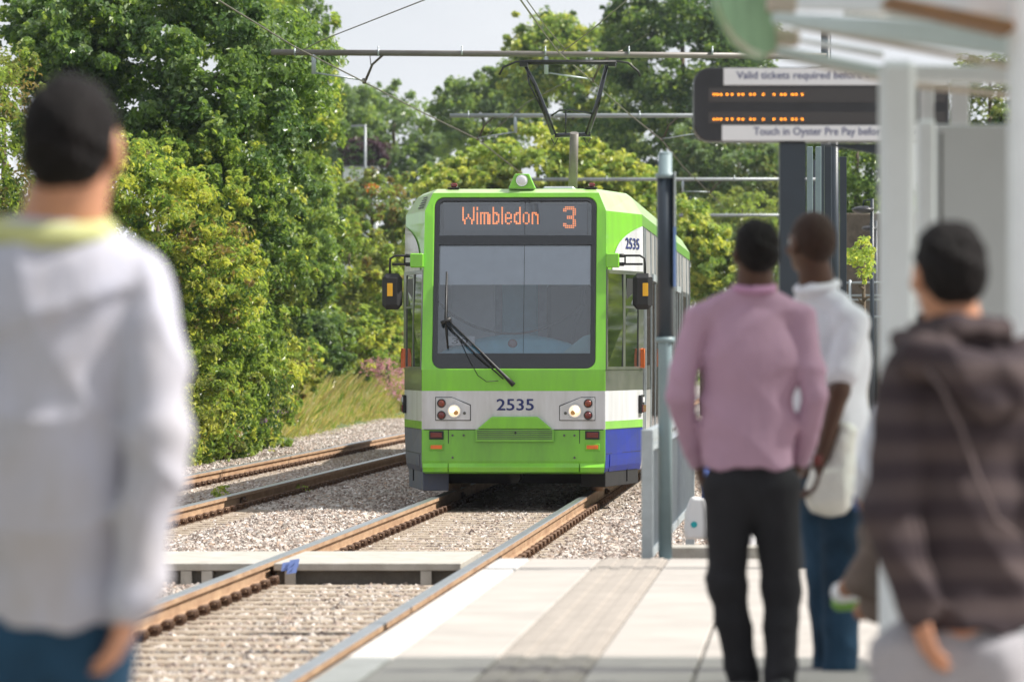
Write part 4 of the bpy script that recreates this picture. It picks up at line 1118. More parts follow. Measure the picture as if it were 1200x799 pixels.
# ------------------------------------------------------------------ foliage
LEAFM = ['l_dark', 'l_mid', 'l_light', 'l_yellow', 'l_olive', 'l_grey', 'l_tan', 'l_orange', 'l_purple', 'l_pink', 'l_violet']
def leaves(name, ells, n, size, pal, parent=None, clump=.26, seed=0, aspect=.5, face=.35):
    """leaf faces in clumps through a few ellipsoids. ells: (centre, radii, weight); pal: {material: weight}"""
    rg_ = np.random.default_rng(seed + 100)
    wts = np.array([e[2] for e in ells], float); wts /= wts.sum()
    cen, nor, mi_, ids = [], [], [], []
    names = list(pal); pw = np.array([pal[k] for k in names], float); pw /= pw.sum()
    for (c, r, w), wt in zip(ells, wts):
        c = np.array(c, float); r = np.array(r, float)
        m = int(n * wt); K = max(8, int(10 / clump ** 1.6))
        d = rg_.normal(size=(K, 3)); d /= np.linalg.norm(d, axis=1)[:, None]
        # prefer the sides the camera and the sky can see
        d[:, 1] = np.where(rg_.random(K) < .55, -np.abs(d[:, 1]), d[:, 1])
        rad = rg_.uniform(.5, 1.0, K) ** .7; rad = np.where(rg_.random(K) < .16, rg_.uniform(1.02, 1.22, K), rad)
        kc = d * rad[:, None]
        ksz = np.where(rad > 1, .5, rg_.uniform(.55, 1.4, K)) * clump
        kt = rg_.choice(len(names), K, p=pw)
        ki = rg_.integers(0, K, m)
        off = rg_.normal(size=(m, 3)); off /= np.linalg.norm(off, axis=1)[:, None]
        rr_ = rg_.random(m) ** .45
        p = kc[ki] + off * (rr_ * ksz[ki])[:, None] * np.array((1, 1, .75))
        out = p / (np.linalg.norm(p, axis=1)[:, None] + 1e-6)
        nn = off * .8 + out * .6 + rg_.normal(size=(m, 3)) * .55 + np.array((0.45, -face, .5))
        cen.append(c + p * r); nor.append(nn / np.linalg.norm(nn, axis=1)[:, None])
        t = kt[ki]; sw = rg_.random(m) < .35; t = np.where(sw, rg_.choice(len(names), m, p=pw), t); mi_.append(t)
    cen = np.concatenate(cen); nor = np.concatenate(nor); mi = np.concatenate(mi_); m = len(cen)
    a = rg_.normal(size=(m, 3)); a[:, 2] -= .5
    t1 = np.cross(nor, a); t1 /= np.linalg.norm(t1, axis=1)[:, None] + 1e-9; t2 = np.cross(nor, t1)
    L = size * rg_.uniform(.6, 1.35, m)[:, None]; W = L * aspect
    sag = nor * L * .18
    v = np.stack([cen - t2 * L * .5, cen + t1 * W * .5 + sag, cen + t2 * L * .5 - sag, cen - t1 * W * .5 + sag], 1).reshape(-1, 3)
    # split across the rib so that each leaf is folded
    q = np.arange(m * 4).reshape(m, 4); tri = np.concatenate([q[:, [0, 1, 2]], q[:, [0, 2, 3]]])
    return rawmesh(name, v, tri, [M[k] for k in names], np.concatenate([mi, mi]), smooth=False, parent=parent)

def limbs(root, base, top, spread, r0, n, seed):
    rr = random.Random(seed); q = MB(root)
    base = np.array(base, float); top = np.array(top, float)
    mid = base + (top - base) * .5 + np.array((rr.uniform(-.1, .1), rr.uniform(-.1, .1), 0))
    q.tube([base, base + (mid - base) * .5, mid, top], [r0, r0 * .8, r0 * .6, r0 * .2], n=8)
    for k in range(n):
        t = rr.uniform(.35, .85); p = base + (top - base) * t; an = rr.uniform(0, 6.28); ln = spread * rr.uniform(.5, .95)
        e = p + np.array((math.cos(an) * ln, math.sin(an) * ln, ln * rr.uniform(.3, .8)))
        q.tube([p, (p + e) / 2 + (0, 0, -.05 * ln), e], [r0 * .4, r0 * .25, r0 * .08], n=6)
    return q.build('trunk', M['bark'])

TN = [0]
def tree(name, label, cat, s, c, rpx, n, leafpx, pal, extra=(), group=None, depth=None, clump=.26, aspect=.55, face=.35, dy=0):
    """a tree or shrub whose crown is seen centred on pixel c with radii rpx"""
    TN[0] += 1; sd = TN[0]
    y = F / s + dy; k = y / F
    def ell(cx, cy, rx, ry, w, ddy=0):
        p = P(cx, cy, s, dy + ddy); d = (depth * 1.3 if depth else (rx + ry) / 2 * k)
        return (p, (rx * k, d, ry * k), w)
    E = [ell(*c, *rpx, rpx[0] * rpx[1])] + [ell(a, b, rx, ry, rx * ry * 1.0, dd) for a, b, rx, ry, dd in extra]
    cc = E[0][0]; gz = min(bank_z(cc[0], cc[1]), 2.0) if cc[0] < SLOPE * cc[1] - 9 else -.3
    root = empty(name, (cc[0], cc[1], gz), label, cat, group)
    bot = cc[2] - E[0][1][2]
    if name == 'shrub' and group == GB and bot > gz + .1 and c[0] < 305:
        hh = (bot - gz) / 2 + E[0][1][2] * .5
        E.append(((cc[0], cc[1] - .1, gz + hh * .95), (E[0][1][0] * .8, E[0][1][1] * .8, hh), E[0][2] * .5)); n = int(n * 1.3)
    H = cc[2] + E[0][1][2] * .6 - gz
    limbs(root, (cc[0], cc[1], gz - .1), (cc[0], cc[1], gz + H), E[0][1][0] * .7, max(.04, H * .022), 9, sd)
    leaves('crown' if name != 'shrub' else 'foliage', E, int(n * 1.4), leafpx * .82 * k, pal, root, clump, sd, aspect, face)
    return root

GB = 'trees and shrubs on the bank'
for i_, (px, py, s, rx_, ry_, lab) in enumerate(((215, 400, 78, 90, 90, 'green undergrowth bush low behind the first shrubs, beside the nearest sleeve'), (300, 440, 66, 60, 60, 'leafy bramble mound over the violet flower spikes'),
        (335, 425, 56, 46, 38, 'pale bramble mound sloping to the dry grass'), (405, 405, 44, 55, 42, 'light green bramble mound under the orange-tinged shrub'), (455, 405, 38, 40, 38, 'bramble mound touching the tram flank'),
        (150, 470, 80, 110, 90, 'bramble mound behind the elbow of the nearest man'), (270, 300, 70, 90, 100, 'dense ivy-clad shrub filling the middle of the bank'), (455, 345, 40, 50, 60, 'loose yellow-green shrub beside the tram mirror'))):
    tree('shrub', lab, 'shrub', s, (px, py), (rx_, ry_), int(rx_ * ry_ * 1.5), 8.5, {'l_light': 3.4, 'l_mid': 3, 'l_yellow': 1.2 + (i_ % 3), 'l_olive': 1.5, 'l_dark': 1 + (i_ == 6) * 3, 'l_tan': .3}, [], GB, clump=.2, depth=1.0, aspect=.45, dy=1.2)
tree('tree', 'big dark-leaved tree filling the upper left, glossy broad leaves', 'tree', 72, (215, 95), (165, 150), 52000, 10, {'l_dark': 4, 'l_mid': 3.6, 'l_light': 1, 'l_grey': 1.2}, [(140, 20, 130, 60, .3), (290, 190, 70, 110, -.5), (90, 50, 80, 75, 0)], GB, clump=.16, aspect=.6, depth=2.2)
tree('tree', 'pale feathery ash-like tree with its edge against the sky, under the boom end', 'tree', 46, (340, 130), (60, 130), 17000, 9, {'l_light': 4, 'l_mid': 4, 'l_yellow': 1.0, 'l_dark': 1.2}, [(305, 50, 60, 60, 0), (350, 240, 50, 80, 0), (375, 110, 26, 60, 0)], GB, clump=.18, aspect=.45, depth=1.8)
tree('shrub', 'straggly yellow-brown shrub behind the nearest head at the left edge', 'shrub', 80, (5, 190), (48, 140), 9000, 9, {'l_olive': 3, 'l_light': 2, 'l_tan': 1.2, 'l_dark': 2}, [(20, 300, 60, 60, 0)], GB, clump=.2, depth=1.4, aspect=.4)
tree('shrub', 'yellowing elder-like shrub right of the nearest head', 'shrub', 78, (185, 270), (105, 80), 17000, 9, {'l_yellow': 3.4, 'l_light': 3, 'l_mid': 2, 'l_tan': .8, 'l_dark': .8}, [(150, 210, 60, 50, -.2), (245, 330, 60, 60, 0)], GB, clump=.2, depth=1.3, aspect=.4)
tree('shrub', 'mid green shrub between the dark tree and the tram, low', 'shrub', 54, (330, 290), (75, 90), 15000, 8.5, {'l_mid': 4, 'l_light': 2.6, 'l_dark': 2.5, 'l_yellow': .6}, [(290, 360, 60, 60, 0)], GB, clump=.2, depth=1.5)
tree('shrub', 'bright green leafy shrub hanging down to the stones at the lower left', 'shrub', 73, (262, 440), (62, 82), 16000, 9.5, {'l_light': 4.5, 'l_mid': 4, 'l_dark': 1.2, 'l_violet': .05}, [(225, 400, 60, 90, 0), (290, 400, 45, 55, 0)], GB, clump=.18, depth=1.0, aspect=.42)
tree('shrub', 'feathery mid-green shrub where the yellowing shrub meets the big dark tree', 'shrub', 74, (268, 225), (58, 75), 11000, 8.5, {'l_mid': 4, 'l_light': 3, 'l_dark': 2, 'l_yellow': .6}, [(205, 190, 50, 40, 0)], GB, clump=.16, depth=.9, aspect=.4)
tree('shrub', 'shrub mostly hidden behind the nearest man', 'shrub', 80, (90, 420), (110, 120), 7000, 10, {'l_mid': 3, 'l_light': 2, 'l_dark': 2}, [], GB, clump=.22, depth=1.0)
tree('shrub', 'rounded dark green bush above the dry grass', 'shrub', 47, (365, 408), (46, 46), 9000, 7.5, {'l_dark': 4, 'l_mid': 3, 'l_grey': 1.5}, [(345, 370, 40, 40, 0)], GB, clump=.2, depth=1.0)
tree('shrub', 'loose shrub with orange-tinged tips left of the tram', 'shrub', 42, (410, 335), (60, 85), 15000, 7.5, {'l_light': 3, 'l_olive': 2.5, 'l_yellow': 1.6, 'l_tan': .7, 'l_orange': .05, 'l_mid': 2}, [(440, 385, 40, 45, 0)], GB, clump=.18, depth=1.4, aspect=.45)
tree('shrub', 'tan seed-headed shrub with a few orange blooms close to the tram mirror', 'shrub', 38, (435, 255), (52, 60), 12000, 7, {'l_grey': 3, 'l_tan': 1.4, 'l_light': 2, 'l_olive': 2, 'l_orange': .07}, [(470, 300, 30, 60, 0), (400, 250, 30, 40, 0)], GB, clump=.16, depth=1.2, aspect=.45)
tree('tree', 'slender poplar-like tree tops poking up at the top left of the sky', 'tree', 40, (345, 10), (28, 75), 6000, 6.5, {'l_dark': 3, 'l_mid': 3, 'l_grey': 2}, [(375, 40, 14, 42, 0), (312, 0, 25, 50, 0)], 'trees beyond the tracks', clump=.2, depth=1.2)
GF = 'trees beyond the tracks'  # the hazy trees below take greyer leaves, painting in distance haze
tree('tree', 'hazy green tree below the sky gap, left of the pantograph', 'tree', 21, (462, 165), (52, 58), 9000, 7, {'l_grey': 4, 'l_light': 2, 'l_mid': 2.2}, [(430, 150, 36, 46, 2), (505, 195, 46, 48, 0)], GF, clump=.22)
tree('tree', 'hazy tree at the far left of the sky gap behind the white building', 'tree', 22, (405, 155), (40, 60), 6000, 7, {'l_grey': 3, 'l_mid': 3, 'l_light': 1}, [], GF, clump=.22)
tree('tree', 'tall loose tree directly left of the pantograph head', 'tree', 22, (566, 150), (56, 58), 10000, 7, {'l_grey': 3, 'l_mid': 2.2, 'l_light': 2.4}, [(605, 112, 44, 42, 0), (535, 125, 28, 34, 0)], GF, clump=.2)
tree('tree', 'tall yellow-topped tree behind the pantograph', 'tree', 25, (668, 90), (72, 78), 13000, 7.5, {'l_yellow': 2.6, 'l_light': 3.6, 'l_mid': 2.6, 'l_dark': 1.2}, [(640, 60, 46, 48, 0), (700, 160, 60, 50, 0)], GF, clump=.2)
tree('tree', 'very dark tall tree between the pantograph and the departure board', 'tree', 26, (800, 75), (95, 95), 22000, 8, {'l_dark': 3.6, 'l_mid': 3.6, 'l_light': 1.3}, [(770, 150, 90, 70, 0), (860, 40, 60, 60, 0), (740, 40, 40, 50, 0)], GF, clump=.19)
tree('tree', 'grey-green tree under the departure board', 'tree', 28, (865, 205), (70, 52), 12000, 7, {'l_grey': 4, 'l_olive': 2, 'l_mid': 2, 'l_dark': 1}, [(820, 190, 40, 50, 0)], GF, clump=.2)
tree('tree', 'broad dull green tree closing the gap beneath the departure board', 'tree', 24, (885, 215), (75, 55), 11000, 7.5, {'l_grey': 3, 'l_mid': 3, 'l_olive': 1}, [(960, 190, 60, 80, 0)], GF, clump=.22, dy=6)
tree('tree', 'tree above the brown wall, seen between slim posts', 'tree', 42, (1005, 195), (48, 75), 10000, 7, {'l_mid': 3, 'l_dark': 3, 'l_light': 1.6}, [(960, 240, 30, 90, 0)], GF, clump=.22)
tree('tree', 'tree whose top shows as a small square over the grey cabinet', 'tree', 40, (1160, 120), (60, 60), 4500, 8, {'l_olive': 3, 'l_dark': 2, 'l_light': 1}, [], GF, clump=.24)
tree('shrub', 'sunlit yellow-green bush rising right behind the tram roof', 'shrub', 40, (630, 205), (88, 56), 19000, 9, {'l_yellow': 3.6, 'l_light': 4, 'l_mid': 1.6, 'l_olive': .8}, [(560, 215, 46, 36, 0), (700, 215, 62, 40, 0), (520, 220, 34, 28, 0), (745, 235, 40, 40, 0)], GF, clump=.17, aspect=.6, depth=1.6)
tree('shrub', 'yellow-green bush in the gap between tram and pink shirt', 'shrub', 44, (826, 300), (36, 42), 9000, 9, {'l_yellow': 2.4, 'l_light': 4, 'l_mid': 2.4}, [(800, 270, 30, 40, 0), (850, 330, 40, 40, 0)], GF, clump=.2, aspect=.6, depth=1.2)
tree('shrub', 'wide olive scrub beneath the far booms', 'shrub', 34, (870, 275), (60, 50), 10000, 7, {'l_olive': 4, 'l_grey': 2, 'l_light': 2}, [(910, 320, 40, 60, 0)], GF, clump=.2, aspect=.4, depth=2)
tree('shrub', 'dark purple bush far off, left of the tram roof', 'shrub', 24, (428, 182), (28, 20), 2500, 6, {'l_purple': 4, 'l_dark': 1}, [], GF, clump=.26)
tree('tree', 'young tree sprig with bright leaves beside the street lamp', 'tree', 82, (1012, 302), (13, 26), 260, 8.5, {'l_light': 4, 'l_yellow': 2}, [(1002, 300, 14, 10, 0)], GF, clump=.3, depth=.35)
for i_, (x_, y_, h_) in enumerate(((10.5, 52, 6.5), (11.5, 63, 7.2), (11, 75, 6.6), (12.5, 88, 7.5), (14, 104, 7))):
    TN[0] += 1; rt_ = empty('tree', (x_, y_, -.3), 'one of the trees in a row right of the tram, outside the picture', 'tree', 'trees right of the tram'); limbs(rt_, (x_, y_, -.3), (x_, y_, h_ - 1), 2.6, .16, 7, TN[0])
    leaves('crown', [((x_, y_, h_ * .52), (2.9, 5.0, h_ * .46), 1)], 5000, .30, {'l_mid': 3, 'l_dark': 3, 'l_light': 1}, rt_, .2, TN[0])
# far wood that closes the horizon
tag(leaves('woodland', [((-40, 380, 3.5), (55, 8, 5.5), 3), ((30, 395, 5), (60, 8, 8), 3)], 26000, .85, {'l_grey': 3, 'l_mid': 3, 'l_dark': 2}, None, .10, 77), 'band of distant woodland closing the view behind the nearer trees', 'woodland', kind='stuff')
# low plants at the tracks
for px, py, s, h, w, n, lab in ((262, 572, 103, .14, .10, 160, 'small bright weed between the rails of the left track'), (338, 558, 98, .07, .24, 260, 'low mat of green weeds between the rails of the left track'),
                                (457, 672, 160, .13, .05, 50, 'small green seedling in front of the foot crossing')):
    p = P(px, py, s); p[2] = -.17
    tag(leaves('weed', [(p + (0, 0, h * .6), (w, w, h * .6), 1)], n, .045, {'l_light': 3, 'l_yellow': 1}, None, .5, px), lab, 'weed')
# grass and flowers on the bank (nobody could count them)
def blades(name, n, yr, wr, h, mats, seed, wcol=.012, lean=.35):
    rg_ = np.random.default_rng(seed)
    y = rg_.uniform(*yr, n); e = -9.75 - np.maximum(0, y - 92) * .028; w = e - np.abs(rg_.normal(0, 1, n)) * wr + .15
    x = w + SLOPE * y
    z = np.array([bank_z(a, b) for a, b in zip(x, y)]) - .03
    dd = np.clip((e - w) * .9, .15, 1.0)
    H = h * rg_.uniform(.4, 1.3, n) * dd
    an = rg_.uniform(0, 6.28, n); ln = rg_.normal(0, lean, (n, 2))
    b = np.stack([x, y, z], 1); d = np.stack([np.cos(an), np.sin(an), 0 * an], 1) * (wcol * (y / 88))[:, None]
    t = b + np.stack([ln[:, 0] * H, ln[:, 1] * H, H], 1)
    m_ = (b + t) / 2 + np.stack([0 * H, 0 * H, H * .12], 1)
    v = np.stack([b - d, b + d, m_ + d * .8, t, m_ - d * .8], 1).reshape(-1, 3); q = np.arange(n * 5).reshape(n, 5)
    return tag(rawmesh(name, v, q, [M[k] for k in mats], rg_.choice(len(mats), n, p=[.5, .5] if len(mats) == 2 else None), smooth=False), kind='stuff')
o = blades('grass', 46000, (74, 195), 1.4, .75, ['g_green', 'g_straw'], 3); o['label'] = 'long green and straw coloured grass along the foot of the bank'; o['category'] = 'grass'
o = blades('dry_grass', 26000, (96, 190), 1.5, .75, ['g_straw', 'g_straw'], 4, .010); o['label'] = 'dry seeding grass at the foot of the bank near the tram'; o['category'] = 'grass'
wp_ = []
for i_ in range(26):
    y_ = 76 + i_ * (1.2 if i_ < 18 else 6); w_ = -10.35 - max(0, (y_ - 92)) * .028 - random.uniform(0, .5); x_ = w_ + SLOPE * y_
    wp_.append(((x_, y_, bank_z(x_, y_) + .25), (.5, 2.2, random.uniform(.35, .75) * (1 if i_ < 18 else .6)), 1 if i_ < 18 else .9))
o = leaves('undergrowth', wp_, 30000, .11, {'l_light': 4, 'l_mid': 3, 'l_yellow': 1.2, 'l_olive': 2, 'l_dark': 1}, None, .2, 91, .4); tag(o, 'low tangled weeds between the bank shrubs and the stones', 'undergrowth', kind='stuff')
def spikes(name, pts, m, label, size, n):
    E = [(P(x, y, s), (rx / s, .3, ry / s), rx * ry) for x, y, rx, ry, s in pts]
    o = leaves(name, E, n, size, {m: 1}, None, .3, 5, .4); tag(o, label, 'flowers', kind='stuff'); return o
spikes('willowherb_flowers', [(455, 440, 16, 20, 46), (437, 430, 14, 12, 46), (468, 448, 10, 22, 45)], 'l_pink', 'haze of pink willowherb flowers by the tram flank', .055, 1100)
spikes('buddleia_flowers', [(292, 455, 6, 8, 68), (312, 468, 10, 3, 66), (247, 418, 5, 3, 70), (298, 482, 14, 4, 66), (330, 480, 12, 4, 66), (288, 425, 4, 10, 70)], 'l_violet', 'violet buddleia spikes leaning over the grass', .035, 420)
# far buildings and poles
hb = empty('house', tuple(P(410, 225, 30)), 'white rendered building glimpsed beyond the bank shrubs', 'house')
q = MB(hb); a = P(408, 196, 30); q.box((a[0] - .2, a[1], -.3), (a[0] + 1.1, a[1] + 4, a[2])); q.build('wall', M['housewhite'])
q = MB(hb); q.box((a[0] - .25, a[1] - .05, a[2]), (a[0] + 1.15, a[1] + 4.05, a[2] + .06)); q.build('roof', M['roofgrey'])
tl = empty('telegraph_pole', tuple(P(427, 260, 34)), 'pale pole with a short crossarm in front of the hazy trees', 'pole')
q = MB(tl); q.cyl(P(428, 265, 34), P(428, 146, 34), .045, n=8); q.build('pole', M['pipelight'])
q = MB(tl); q.obox(P(411, 148, 34), P(430, 147, 34), .06, .07); q.build('crossarm', M['pipelight'])
# ------------------------------------------------------------------ people: one skin surface grown from an implicit body
def surfnet(f, h, org):
    nx, ny, nz = f.shape
    ins = f < 0
    sx, sy, sz = nx - 1, ny - 1, nz - 1
    acc = np.zeros((sx, sy, sz, 3), np.float32); cnt = np.zeros((sx, sy, sz), np.float32)
    corners = [(i, j, k) for i in (0, 1) for j in (0, 1) for k in (0, 1)]
    def cv(a, c): return a[c[0]:c[0] + sx, c[1]:c[1] + sy, c[2]:c[2] + sz]
    s_ = sum(cv(ins, c).astype(np.int8) for c in corners)
    mixed = (s_ > 0) & (s_ < 8); I = np.argwhere(mixed)
    acc = np.zeros((len(I), 3)); cnt = np.zeros(len(I))
    for a in corners:
        for ax in range(3):
            if a[ax]: continue
            b = list(a); b[ax] = 1
            fa = f[I[:, 0] + a[0], I[:, 1] + a[1], I[:, 2] + a[2]]; fb = f[I[:, 0] + b[0], I[:, 1] + b[1], I[:, 2] + b[2]]
            m = (fa < 0) != (fb < 0); t = np.where(m, fa / np.where(m, fa - fb, 1), 0)
            for q in range(3): acc[:, q] += np.where(m, a[q] + (t if q == ax else 0), 0)
            cnt += m
    V = (I + acc / cnt[:, None]) * h + org
    idx = -np.ones((sx, sy, sz), np.int64); idx[tuple(I.T)] = np.arange(len(I))
    Q = []
    for ax in range(3):
        a1, a2 = [(1, 2), (2, 0), (0, 1)][ax]
        sl0 = [slice(1, n - 1) for n in (nx, ny, nz)]; sl0[ax] = slice(0, (nx, ny, nz)[ax] - 1)
        sl1 = list(sl0); sl1[ax] = slice(1, (nx, ny, nz)[ax])
        A = ins[tuple(sl0)]; B = ins[tuple(sl1)]
        for sgn, mk in ((1, A & ~B), (-1, ~A & B)):
            p = np.argwhere(mk)
            if not len(p): continue
            p = p + [0 if q == ax else 1 for q in range(3)]
            def g_(d1, d2):
                w = p.copy(); w[:, a1] -= d1; w[:, a2] -= d2; return idx[w[:, 0], w[:, 1], w[:, 2]]
            q4 = np.stack([g_(1, 1), g_(0, 1), g_(0, 0), g_(1, 0)], 1)
            Q.append(q4 if sgn > 0 else q4[:, ::-1])
    Q = np.concatenate(Q); Q = Q[(Q >= 0).all(1)]
    return V, Q

class SDF:
    def __init__(s): s.p = []
    def cone(s, a, b, ra, rb=None, k=.03, flat=None):
        s.p.append(('c', np.array(a, float), np.array(b, float), ra, ra if rb is None else rb, k, flat)); return s
    def chain(s, pts, rs, k=.02):
        for i in range(len(pts) - 1): s.cone(pts[i], pts[i + 1], rs[i], rs[i + 1], k)
        return s
    def ell(s, c, r, fr=None, k=.02, sub=False):
        s.p.append(('e', np.array(c, float), np.array(r, float), fr, None, k, sub)); return s
    def mesh(s, h, clip=None, noise=None):
        lo, hi = [], []
        for q in s.p:
            if q[0] == 'c':
                m = max(q[3], q[4]); lo += [q[1] - m, q[2] - m]; hi += [q[1] + m, q[2] + m]
            else: m = q[2].max(); lo.append(q[1] - m); hi.append(q[1] + m)
        lo = np.min(lo, 0) - 4 * h - .02; hi = np.max(hi, 0) + 4 * h + .02
        n = np.ceil((hi - lo) / h).astype(int); f = np.full(n, .5, np.float32)
        ax = [lo[i] + np.arange(n[i]) * h for i in range(3)]
        for q in s.p:
            pad = .06 + q[5]
            if q[0] == 'c': m = max(q[3], q[4]); a = np.minimum(q[1], q[2]) - m - pad; b = np.maximum(q[1], q[2]) + m + pad
            else: m = q[2].max(); a = q[1] - m - pad; b = q[1] + m + pad
            i0 = np.clip(((a - lo) / h).astype(int), 0, n); i1 = np.clip(((b - lo) / h).astype(int) + 1, 0, n)
            if (i1 <= i0).any(): continue
            X, Y, Z = np.meshgrid(*[ax[i][i0[i]:i1[i]] for i in range(3)], indexing='ij')
            p = np.stack([X, Y, Z], -1)
            if q[0] == 'c':
                _, A, B, ra, rb, k, flat = q
                d = B - A; t = np.clip(((p - A) @ d) / (d @ d + 1e-12), 0, 1)[..., None]; e = p - (A + d * t)
                if flat is not None:
                    nrm, fac = flat; e = e + (e @ nrm)[..., None] * nrm * (1 / fac - 1)
                g = np.linalg.norm(e, axis=-1) - (ra + (rb - ra) * t[..., 0])
                if flat is not None: g = g * (.5 + .5 * flat[1])
            else:
                _, c, r, fr, _x, k, sub = q
                e = p - c
                if fr is not None: e = e @ np.array(fr).T
                e = e / r; L = np.linalg.norm(e, axis=-1); g = (L - 1) * r.min()
            sl = tuple(slice(i0[i], i1[i]) for i in range(3)); F0 = f[sl]
            if q[0] == 'e' and q[6]:
                g = -g; hh = np.clip(.5 - .5 * (F0 - g) / k, 0, 1); f[sl] = F0 * (1 - hh) + g * hh + k * hh * (1 - hh)
            else:
                hh = np.clip(.5 + .5 * (F0 - g) / k, 0, 1); f[sl] = F0 * (1 - hh) + g * hh - k * hh * (1 - hh)
        if noise is not None or clip is not None:
            X, Y, Z = np.meshgrid(*ax, indexing='ij')
            if noise is not None: f = f + noise(X, Y, Z).astype(np.float32)
            if clip is not None: f = np.maximum(f, clip(X, Y, Z).astype(np.float32))
        return surfnet(f, h, lo)

def fold(amp, seed=0, sx=1.0, sz=1.0):
    r = random.Random(seed); ph = [r.uniform(0, 6.28) for _ in range(12)]
    def g(X, Y, Z):
        w = np.sin(X * 9 * sx + ph[0] + 1.6 * np.sin(Z * 7 + ph[1])) * 1.2
        a = np.sin(Z * 24 * sz + w * 1.9 + X * 14 + ph[2]) * np.sin(X * 11 + Z * 5 + ph[3])
        b = np.sin(Z * 47 * sz - X * 30 + ph[4] + w * 2) * np.sin(Z * 9 + X * 17 + ph[5])
        c_ = np.sin(X * 34 + Z * 12 + ph[6] + w)
        U = X * 13 * sx + Z * 8 + 1.3 * np.sin(Z * 6 + ph[7]) + ph[8]; V_ = X * 8 * sx - Z * 15 * sz + 1.5 * np.sin(X * 7 + ph[9]) + ph[10]
        r1 = 1 - 2 * np.abs(np.sin(U)) ** .6; r2 = 1 - 2 * np.abs(np.sin(V_)) ** .6
        m1 = .5 + .5 * np.sin(Z * 5 + X * 6 + ph[11]); m2 = 1 - m1
        return -amp * (r1 * m1 * .9 + r2 * m2 * .9 + b * .25 + c_ * .2)
    return g
def sk(name, col): return mat(name, col, .5, var=.1, scale=12, spec=.4)
M['skin_light'] = sk('skin_olive', (0.46, 0.22, 0.13)); M['skin_dark'] = sk('skin_dark', (0.075, 0.032, 0.018)); M['skin_mid'] = sk('skin_brown', (0.30, 0.13, 0.07))
M['hair'] = mat('black_hair', (0.010, 0.008, 0.008), .6, var=.6, scale=60, bump=1.0, bscale=110, spec=.14, stretch=(1, 1, .3))
M['hair_shaved'] = mat('close_cropped_hair', (0.036, 0.018, 0.012), .6, var=.3, scale=60, bump=.4, bscale=200, spec=.2)
M['eye'] = mat('eye_white', (0.7, 0.68, 0.64), .2); M['iris'] = mat('dark_iris', (0.03, 0.015, 0.01), .1)
def cloth(name, col, var=.05, rough=.85, scale=5): 
    return mat(name, col, rough, var=var, scale=scale, bump=.75, bscale=9, spec=.2, stretch=(1, 1, .55))

def unit(v): v = np.array(v, float); return v / np.linalg.norm(v)
UP = np.array((0, 0, 1.))
def head_prims(S_, c, f, k=1.0):
    """head with face looking along f; c is the head centre"""
    f = unit(f); u = unit(UP - f * f[2]); r = np.cross(f, u); fr = [r, f, u]
    g = lambda a, b, d: c + (r * a + f * b + u * d) * k
    S_.ell(g(0, -.012, .028), np.array((.074, .094, .088)) * k, fr, .02)
    S_.ell(g(0, .022, -.035), np.array((.058, .068, .075)) * k, fr, .03)
    S_.ell(g(0, .062, -.078), np.array((.030, .026, .024)) * k, fr, .02)
    S_.cone(g(0, .088, .008), g(0, .112, -.026), .008 * k, .013 * k, .010)
    S_.cone(g(-.014, .092, -.032), g(.014, .092, -.032), .010 * k, .010 * k, .008)
    S_.cone(g(-.036, .080, .026), g(.036, .080, .026), .011 * k, .011 * k, .012)
    for sg in (-1, 1):
        S_.ell(g(sg * .030, .092, .010), np.array((.015, .010, .010)) * k, fr, .004, True)
        S_.ell(g(sg * .040, .070, -.020), np.array((.022, .020, .020)) * k, fr, .015)
        S_.ell(g(sg * .078, -.008, -.006), np.array((.010, .022, .034)) * k, fr, .006)
        S_.ell(g(sg * .086, -.000, -.002), np.array((.004, .011, .017)) * k, fr, .003, True)
    S_.cone(g(-.020, .084, -.054), g(.020, .084, -.054), .007 * k, .007 * k, .005)
    S_.cone(g(-.017, .083, -.064), g(.017, .083, -.064), .007 * k, .007 * k, .004)
    return g, fr

def hand_prims(S_, w, d, palm, side_, k=1.0, curl=.5):
    """hand from wrist w pointing along d; palm: palm normal; side_: direction of the thumb"""
    d = unit(d); palm = unit(np.array(palm, float) - d * np.dot(palm, d)); t = unit(np.cross(d, palm)); t = t if np.dot(t, side_) > 0 else -t
    S_.cone(w, w + d * .03 * k, .026 * k, .028 * k, .012, (palm, .75))
    S_.cone(w + d * .045 * k + t * .018 * k, w + d * .085 * k + t * .020 * k, .024 * k, .020 * k, .012, (palm, .55))
    S_.cone(w + d * .045 * k - t * .014 * k, w + d * .080 * k - t * .020 * k, .024 * k, .020 * k, .012, (palm, .55))
    for o, L, ln in ((.030, .075, .086), (.010, .083, .090), (-.010, .077, .086), (-.029, .060, .078)):
        b = w + d * ln * k + t * o * k; c1 = curl
        d1 = unit(d + palm * .5 * c1); d2 = unit(d + palm * 1.6 * c1); d3 = unit(d + palm * 3.2 * c1)
        p1 = b + d1 * L * .45 * k; p2 = p1 + d2 * L * .32 * k; p3 = p2 + d3 * L * .23 * k
        S_.chain([b, p1, p2, p3], [.0095 * k, .009 * k, .008 * k, .007 * k], .003)
    a = w + d * .025 * k + t * .026 * k; b = a + (d * .6 + t * .65 + palm * .25) * .045 * k; c_ = b + unit(d * .95 + t * .2 + palm * .35) * .032 * k
    S_.chain([a, b, c_], [.014 * k, .0115 * k, .009 * k], .008)

